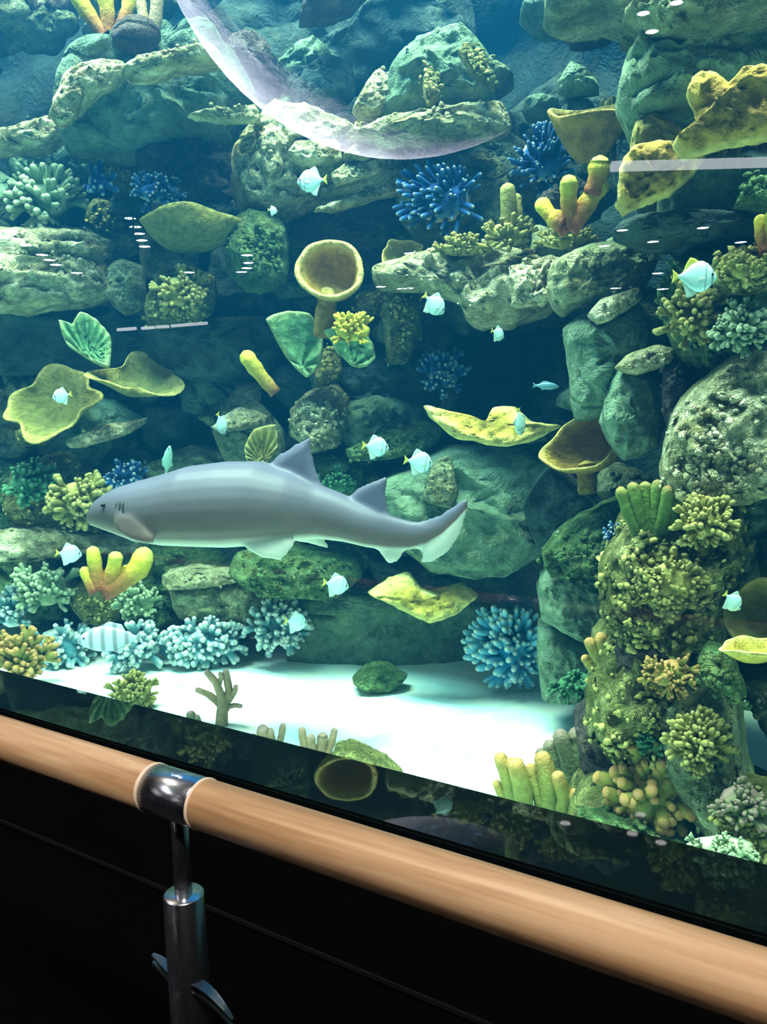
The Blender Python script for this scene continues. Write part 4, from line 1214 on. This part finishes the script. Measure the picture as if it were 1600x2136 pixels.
def addfin(pts, t, yc=0, tilt=0.0):
    """fin outline in photo pixels; tilt pushes the lower rim towards (negative) or away from the viewer"""
    P = [sh(x, y) for x, y in pts]
    v, f = slab(P, t)
    zt = max(p[1] for p in P)
    k = len(vs)
    vs.extend((x, y + yc + bend(x) + tilt * (zt - z), z) for x, y, z in v)
    fs.extend(tuple(i + k for i in q) for q in f)
addfin([(535, 985), (560, 955), (600, 928), (634, 908), (634, 935), (644, 980), (660, 1018), (652, 1050), (600, 1040), (550, 1010)], .020)
addfin([(690, 1055), (725, 1025), (760, 1006), (796, 993), (790, 1030), (795, 1078), (780, 1100), (730, 1090)], .016)
addfin([(800, 1100), (850, 1098), (905, 1080), (945, 1053), (972, 1036), (970, 1070), (952, 1122), (925, 1160), (890, 1184), (858, 1188), (868, 1165), (845, 1150), (815, 1148)], .014)
addfin([(755, 1135), (775, 1165), (792, 1188), (814, 1184), (830, 1158), (840, 1135), (800, 1125)], .014)
addfin([(505, 1120), (530, 1142), (565, 1160), (600, 1166), (612, 1150), (628, 1128), (600, 1105), (540, 1105)], .016, -.085, -.25)
addfin([(530, 1120), (560, 1140), (610, 1150), (655, 1166), (640, 1130), (600, 1105)], .014, .09, .3)
addfin([(296, 1052), (322, 1056), (348, 1078), (376, 1114), (366, 1124), (330, 1114), (300, 1096), (288, 1074)], .018, -.12, -.22)
addfin([(330, 1080), (360, 1090), (380, 1130), (372, 1146), (330, 1130)], .016, .11, .4)
raw = bpy.data.meshes.new('nurse_shark_raw')
raw.from_pydata(vs, [], fs)
bm = bmesh.new()
bm.from_mesh(raw)
bmesh.ops.recalc_face_normals(bm, faces=bm.faces)
bm.to_mesh(raw)
bm.free()
tmp = bpy.data.objects.new('tmp', raw)
COL.objects.link(tmp)
rm = tmp.modifiers.new('remesh', 'REMESH')
rm.mode = 'VOXEL'
rm.voxel_size = .009
sm = tmp.modifiers.new('smooth', 'SMOOTH')
sm.factor = .5
sm.iterations = 5
dg = bpy.context.evaluated_depsgraph_get()
dg.update()
sme = bpy.data.meshes.new_from_object(tmp.evaluated_get(dg))
bpy.data.objects.remove(tmp)
sme.name = 'nurse_shark'
tv = []
for vtx in sme.vertices:
    x, y, z = vtx.co
    for i in range(len(secs) - 1):
        if x <= secs[i + 1][0] or i == len(secs) - 2:
            q = min(1, max(0, (x - secs[i][0]) / (secs[i + 1][0] - secs[i][0])))
            zc = secs[i][1] + (secs[i + 1][1] - secs[i][1]) * q
            hh = max(.02, secs[i][2] + (secs[i + 1][2] - secs[i][2]) * q)
            break
    tv.append(min(1, max(0, .5 + .5 * (z - zc) / hh)))
a_ = sme.attributes.new('t', 'FLOAT', 'POINT')
a_.data.foreach_set('value', tv)
sme.polygons.foreach_set('use_smooth', [True] * len(sme.polygons))
mt, nt, bs = nodes('shark_skin')
at_ = nt.nodes.new('ShaderNodeAttribute')
at_.attribute_name = 't'
c = ramp(nt, [(0, (.55, .55, .50)), (.07, (.42, .42, .38)), (.17, (.115, .075, .065)), (.42, (.115, .080, .078)), (.62, (.105, .092, .12)), (1, (.11, .105, .175))], at_.outputs['Fac'])
nn = tex(nt, 'ShaderNodeTexNoise', 9, 4, .6, 0, wpos(nt, obj=True))
c = mixc(nt, .3, c, ramp(nt, [(.3, (.7, .7, .7)), (.7, (1, 1, 1))], nn.outputs['Fac']), 'MULTIPLY')
nt.links.new(c, bs.inputs['Base Color'])
bs.inputs['Roughness'].default_value = .5
bs.inputs['Specular IOR Level'].default_value = .3
sme.materials.clear()
sme.materials.append(mt)
shark = tag(link('nurse_shark', sme, None, SM), 'grey nurse shark with two back fins and curved tail swimming over the sand', 'shark')
for s_ in (-1, 1):
    a, b = sh(262, 1046)
    i_ = 4
    w_ = secs[i_][3]
    link('eye', ball(.011, MT['eye']), shark, Matrix.Translation((a, bend(a) + s_ * w_ * .90, b)))
    for q in range(4):
        x = 282 + q * 9
        a, b = sh(x, 1052 - q)
        ww = (48 + q * 5) * kk * .98
        p = []
        for j in range(7):
            zz = -.25 + .5 * j / 6
            p.append((a + .012 * zz, bend(a) + s_ * ww * math.sqrt(1 - zz * zz) * 1.03, b + zz * 60 * kk * .9))
        v, f, ts = tube(p, [.002 + .002 * math.sin(math.pi * j / 6) for j in range(7)], 6)
        link('gill_slit', mesh('gill_slit', v, f, MT['dark_slit'], True, ts), shark)

# ------------------------------------------------------------------ handrail
d = ray(350, 1658)
RY_ = CAM.y + .6505
RZ_ = CAM.z - .4545
def rail_x(px, py):
    d = ray(px, py)
    return (CAM + d * ((RY_ - CAM.y) / d.y)).x
cxr = rail_x(371, 1665)
RR = .0285
def cyl_x(name, x0, x1, r, mat, parent, seg=40, bev=.002, off=(0, 0)):
    vs, fs = [], []
    st = [(x0, r - bev), (x0 + bev, r), (x1 - bev, r), (x1, r - bev)]
    for x, rr in st:
        for k in range(seg):
            a = 2 * math.pi * k / seg
            vs.append((x, off[0] + rr * math.cos(a), off[1] + rr * math.sin(a)))
    for i in range(3):
        for k in range(seg):
            k2 = (k + 1) % seg
            fs.append((i * seg + k, i * seg + k2, (i + 1) * seg + k2, (i + 1) * seg + k))
    fs += [tuple(range(seg)), tuple(3 * seg + k for k in range(seg))]
    return link(name, mesh(name, vs, fs, MT[mat]), parent)
def cyl_z(name, x, y, z0, z1, r, mat, parent, seg=32, bev=.002):
    vs, fs = [], []
    for z, rr in [(z0, r - bev), (z0 + bev, r), (z1 - bev, r), (z1, r - bev)]:
        for k in range(seg):
            a = 2 * math.pi * k / seg
            vs.append((x + rr * math.cos(a), y + rr * math.sin(a), z))
    for i in range(3):
        for k in range(seg):
            k2 = (k + 1) % seg
            fs.append((i * seg + k, i * seg + k2, (i + 1) * seg + k2, (i + 1) * seg + k))
    fs += [tuple(range(seg)), tuple(3 * seg + k for k in range(seg))]
    o = link(name, mesh(name, vs, fs, MT[mat]), parent)
    return o
rail = tag(empty('handrail', Matrix.Translation((cxr, RY_, 0))), 'round wooden handrail with steel collar on a steel post before the window', 'handrail')
wl = .040
ro = RZ_
cyl_x('rail', -4.2, -wl, RR, 'wood', rail, off=(0, ro))
cyl_x('rail', wl, 3.0, RR, 'wood', rail, off=(0, ro))
cyl_x('end_ring', -wl - .004, -wl + .0005, RR + .0012, 'wood_end', rail, off=(0, ro), bev=.001)
cyl_x('end_ring', wl - .0005, wl + .004, RR + .0012, 'wood_end', rail, off=(0, ro), bev=.001)
cyl_x('collar', -wl, wl, RR + .0005, 'steel', rail, off=(0, ro))
d = ray(382, 1862)
zst = (CAM + d * ((RY_ - CAM.y) / d.y)).z
post = cyl_z('stem', 0, 0, zst - .03, ro - RR + .006, .0105, 'steel', rail)
cyl_z('sleeve', 0, 0, .0, zst, .0245, 'steel', rail)
cyl_z('foot_plate', 0, 0, .0, .012, .055, 'steel', rail)
# curved clamp arms
d = ray(395, 2030)
zc_ = (CAM + d * ((RY_ - CAM.y) / d.y)).z
for s_ in (-1, 1):
    for off_z in (0, -.010):
        vs, fs = [], []
        n = 12
        for i in range(n + 1):
            t = i / n
            x = s_ * (.018 + (.056 if s_ > 0 else .040) * t)
            zz = zc_ + off_z - .030 * t * t * (1 if s_ > 0 else .15) - (.0 if s_ > 0 else -.010 * t)
            yy = -.008 + .004 * t
            wd = .006 * (1 - .8 * t ** 2) + .001
            for dy in (-wd, wd):
                for dz in (-.0015, .0015):
                    vs.append((x, yy + dy, zz + dz))
        for i in range(n):
            a = i * 4
            for q0, q1 in ((0, 1), (1, 3), (3, 2), (2, 0)):
                fs.append((a + q0, a + q1, a + 4 + q1, a + 4 + q0))
        fs += [(0, 1, 3, 2), (n * 4, n * 4 + 1, n * 4 + 3, n * 4 + 2)]
        link('clamp_arm', mesh('clamp_arm', vs, fs, MT['dark_steel'], False), rail)

# ------------------------------------------------------------------ lamps of the visitor room (mirrored in the window) and added rail spotlights
MT['lamp'] = lamp_mat('lamp_glow', (1, .96, .95), 70)
MT['lamp'].cycles.emission_sampling = 'NONE'
MT['strip'] = lamp_mat('strip_glow', (.92, .95, 1), 7)
MT['strip'].cycles.emission_sampling = 'NONE'
def mirrored(px, py, z):
    """place on the ceiling height z whose mirror image in the window shows at this pixel"""
    d = ray(px, py)
    t = (z - CAM.z) / d.z
    p = CAM + d * t
    return Vector((p.x, -p.y, p.z))
DISC = []
def downlight(px, py, r, label, group=None):
    p = mirrored(px, py, RZ - .02)
    if not (RX0 + .2 < p.x < RX1 - .2 and RY + .2 < p.y):
        return
    root = tag(empty('ceiling_spotlight', Matrix.Translation((p.x, p.y, RZ))), label, 'lamp', group)
    s = r
    vs, fs = [], []
    seg = 14
    for z, rr in ((0, 1.35), (-.03, 1.35), (-.03, 1.02), (-.012, 1.0)):
        for k in range(seg):
            a = 2 * math.pi * k / seg
            vs.append((s * rr * math.cos(a), s * rr * math.sin(a), z))
    for i in range(3):
        for k in range(seg):
            k2 = (k + 1) % seg
            fs.append((i * seg + k, i * seg + k2, (i + 1) * seg + k2, (i + 1) * seg + k))
    link('housing', mesh('housing', vs, fs, MT['room'], False), root)
    vs = [(s * math.cos(2 * math.pi * k / seg), s * math.sin(2 * math.pi * k / seg), -.022) for k in range(seg)]
    vs += [(x, y, -.014) for x, y, z in vs]
    fs = [tuple(range(seg)), tuple(seg + k for k in range(seg))] + [(k, (k + 1) % seg, seg + (k + 1) % seg, seg + k) for k in range(seg)]
    link('bulb', mesh('bulb', vs, fs, MT['lamp'], False), root)
spots = [(14, 482), (36, 498), (54, 511), (87, 531), (103, 542), (117, 552), (160, 569), (272, 455), (282, 473), (290, 487), (296, 501), (302, 514),
         (395, 568), (515, 532), (518, 548), (515, 559), (504, 567), (795, 598), (838, 602), (852, 601), (1183, 56), (1360, 65), (1342, 27), (1411, 5),
         (1298, 480), (1466, 475), (1260, 513), (1362, 504), (1284, 601), (1382, 603), (1545, 505), (1372, 570), (854, 528)]
for x, y in spots:
    p = mirrored(x, y, RZ - .02)
    dist = (Vector((p.x, -p.y, p.z)) - CAM).length
    downlight(x, y, 11.0 / FPX * dist, 'small round ceiling spotlight mirrored as a white dot in the window', 'ceiling spotlights mirrored in the window')
# straight tube lamp
a, b = mirrored(1275, 347, RZ - .10), mirrored(1680, 336, RZ - .10)
dirv = (b - a)
L = dirv.length
dist = (Vector(((a + b) / 2).to_tuple()) - CAM).length
root = tag(empty('tube_lamp', Matrix.Translation(a)), 'straight white tube lamp mirrored as a bright bar beside the finger coral', 'lamp')
v, f, ts = tube([Vector((0, 0, 0)), dirv * .5, dirv], [11.0 / FPX * dist] * 3, 12)
link('tube', mesh('tube', v, f, MT['strip']), root)
v, f, ts = tube([Vector((0, 0, .07)), dirv * .5 + Vector((0, 0, .07)), dirv + Vector((0, 0, .07))], [.05] * 3, 8)
link('housing', mesh('housing', v, f, MT['room']), root)
ZD = 3.1
for (x0, y0), (x1, y1), wh in (((245, 688), (283, 685), 'first of the broken bar'), ((296, 685), (322, 683), 'second of the broken bar'), ((326, 682), (352, 681), 'third of the broken bar'), ((358, 680), (432, 674), 'longest of the broken bar')):
    a, b = mirrored(x0, y0, ZD), mirrored(x1, y1, ZD)
    dv = b - a
    dist = (Vector((a.x, -a.y, a.z)) - CAM).length
    root = tag(empty('strip_lamp', Matrix.Translation(a)), 'thin white strip lamp mirrored below the bush coral, ' + wh, 'lamp')
    v, f, ts = tube([Vector((0, 0, 0)), dv * .5, dv], [3.2 / FPX * dist] * 3, 8)
    link('tube', mesh('tube', v, f, MT['strip']), root)
    for q_ in (.1, .9):
        v, f, ts = tube([dv * q_, dv * q_ + Vector((0, 0, (RZ - ZD) / 2)), dv * q_ + Vector((0, 0, RZ - ZD))], [.008] * 3, 6)
        link('hanger', mesh('hanger', v, f, MT['black']), root)
# hanging moon globe: its image in the window is a circle, lit limb at lower left
import numpy as np
E2 = [(352, 0), (400, 85), (450, 145), (520, 202), (600, 246), (700, 284), (790, 305)]
A_ = np.array([[2 * x, 2 * y, 1] for x, y in E2])
bb = np.array([x * x + y * y for x, y in E2])
gx, gy, gc = (float(q_) for q_ in np.linalg.lstsq(A_, bb, rcond=None)[0])
gr = math.sqrt(gc + gx * gx + gy * gy)
TG = 4.2
vg = CAM + ray(gx, gy) * TG
GR = gr / FPX * TG * .97
GC = Vector((vg.x, -vg.y, vg.z))
print('GLOBE', gx, gy, gr, GC, GR)
mt, nt, bs = nodes('moon_surface')
n1 = tex(nt, 'ShaderNodeTexNoise', 2.2, 6, .65, .5, wpos(nt, obj=True))
nt.links.new(ramp(nt, [(.35, (.30, .31, .34)), (.62, (.80, .80, .82))], n1.outputs['Fac']), bs.inputs['Base Color'])
bs.inputs['Roughness'].default_value = .95
bump(nt, bs, n1.outputs['Fac'], .4, .05)
bm = bmesh.new()
bmesh.ops.create_uvsphere(bm, u_segments=64, v_segments=40, radius=GR)
me = bpy.data.meshes.new('globe')
bm.to_mesh(me)
bm.free()
me.polygons.foreach_set('use_smooth', [True] * len(me.polygons))
me.materials.append(mt)
root = tag(empty('moon_globe', Matrix.Translation(GC)), 'big hanging moon globe mirrored as a pale crescent in the window', 'globe')
link('globe', me, root)
v, f, ts = tube([Vector((0, 0, GR - .02)), Vector((0, 0, (GR + RZ - GC.z) / 2)), Vector((0, 0, RZ - GC.z))], [.012] * 3, 8)
link('cable', mesh('cable', v, f, MT['steel']), root)
# spotlight that lights the globe from below, on the left as the window shows it
vl = vg - rt0 * GR * 2.0 - Vector((0, 0, 1)) * GR * 1.25 + fw * GR * 3.2
LP = Vector((vl.x, -vl.y, vl.z))
def spot_lamp(name, loc, target, power, cone, color, label, blend=.3, size=.05):
    l = bpy.data.lights.new(name, 'SPOT')
    l.energy = power
    l.spot_size = cone
    l.spot_blend = blend
    l.shadow_soft_size = size
    l.color = color
    o = bpy.data.objects.new(name + '_light', l)
    dv = (target - loc).normalized()
    q = dv.to_track_quat('-Z', 'Y')
    body = tag(empty(name, Matrix.Translation(loc) @ q.to_matrix().to_4x4()), label, 'lamp')
    COL.objects.link(o)
    o.parent = body
    vs, fs = [], []
    seg = 20
    for z, r_ in ((.02, .07), (.20, .07), (.24, .03), (.235, .02), (.19, .055), (.025, .06)):
        for k in range(seg):
            a = 2 * math.pi * k / seg
            vs.append((r_ * math.cos(a), r_ * math.sin(a), z))
    for i in range(6):
        i2 = (i + 1) % 6
        for k in range(seg):
            k2 = (k + 1) % seg
            fs.append((i * seg + k, i * seg + k2, i2 * seg + k2, i2 * seg + k))
    link('housing', mesh('housing', vs, fs, MT['black'], False), body)
    inv = q.to_matrix().to_4x4().inverted()
    P = [inv @ Vector((0, 0, .0)) + Vector((0, 0, .22)), inv @ Vector((0, 0, (RZ - loc.z) * .5)) + Vector((0, 0, .22)) * .5, inv @ Vector((0, 0, RZ - loc.z))]
    v, f, ts = tube(P, [.01] * 3, 8)
    link('hanger', mesh('hanger', v, f, MT['black']), body)
    return o
spot_lamp('globe_spotlight', LP, GC, 42000, R(48), (.93, .93, 1), 'black hanging spotlight aimed at the moon globe')
spot_lamp('added_rail_spotlight', Vector((.9, -2.1, 4.4)), Vector((-.2, -.5, 1.0)), 600, R(50), (1, .94, .91), 'added black spotlight brightening the handrail', .8, .12)  # added to brighten the rail, the lamp itself is unseen
spot_lamp('added_rail_spotlight', Vector((-3.4, -1.2, 4.6)), Vector((-1.6, -.5, 1.0)), 260, R(50), (1, .88, .74), 'added black spotlight brightening the far stretch of handrail', .8, .12)  # second added lamp, warms and brightens the far rail
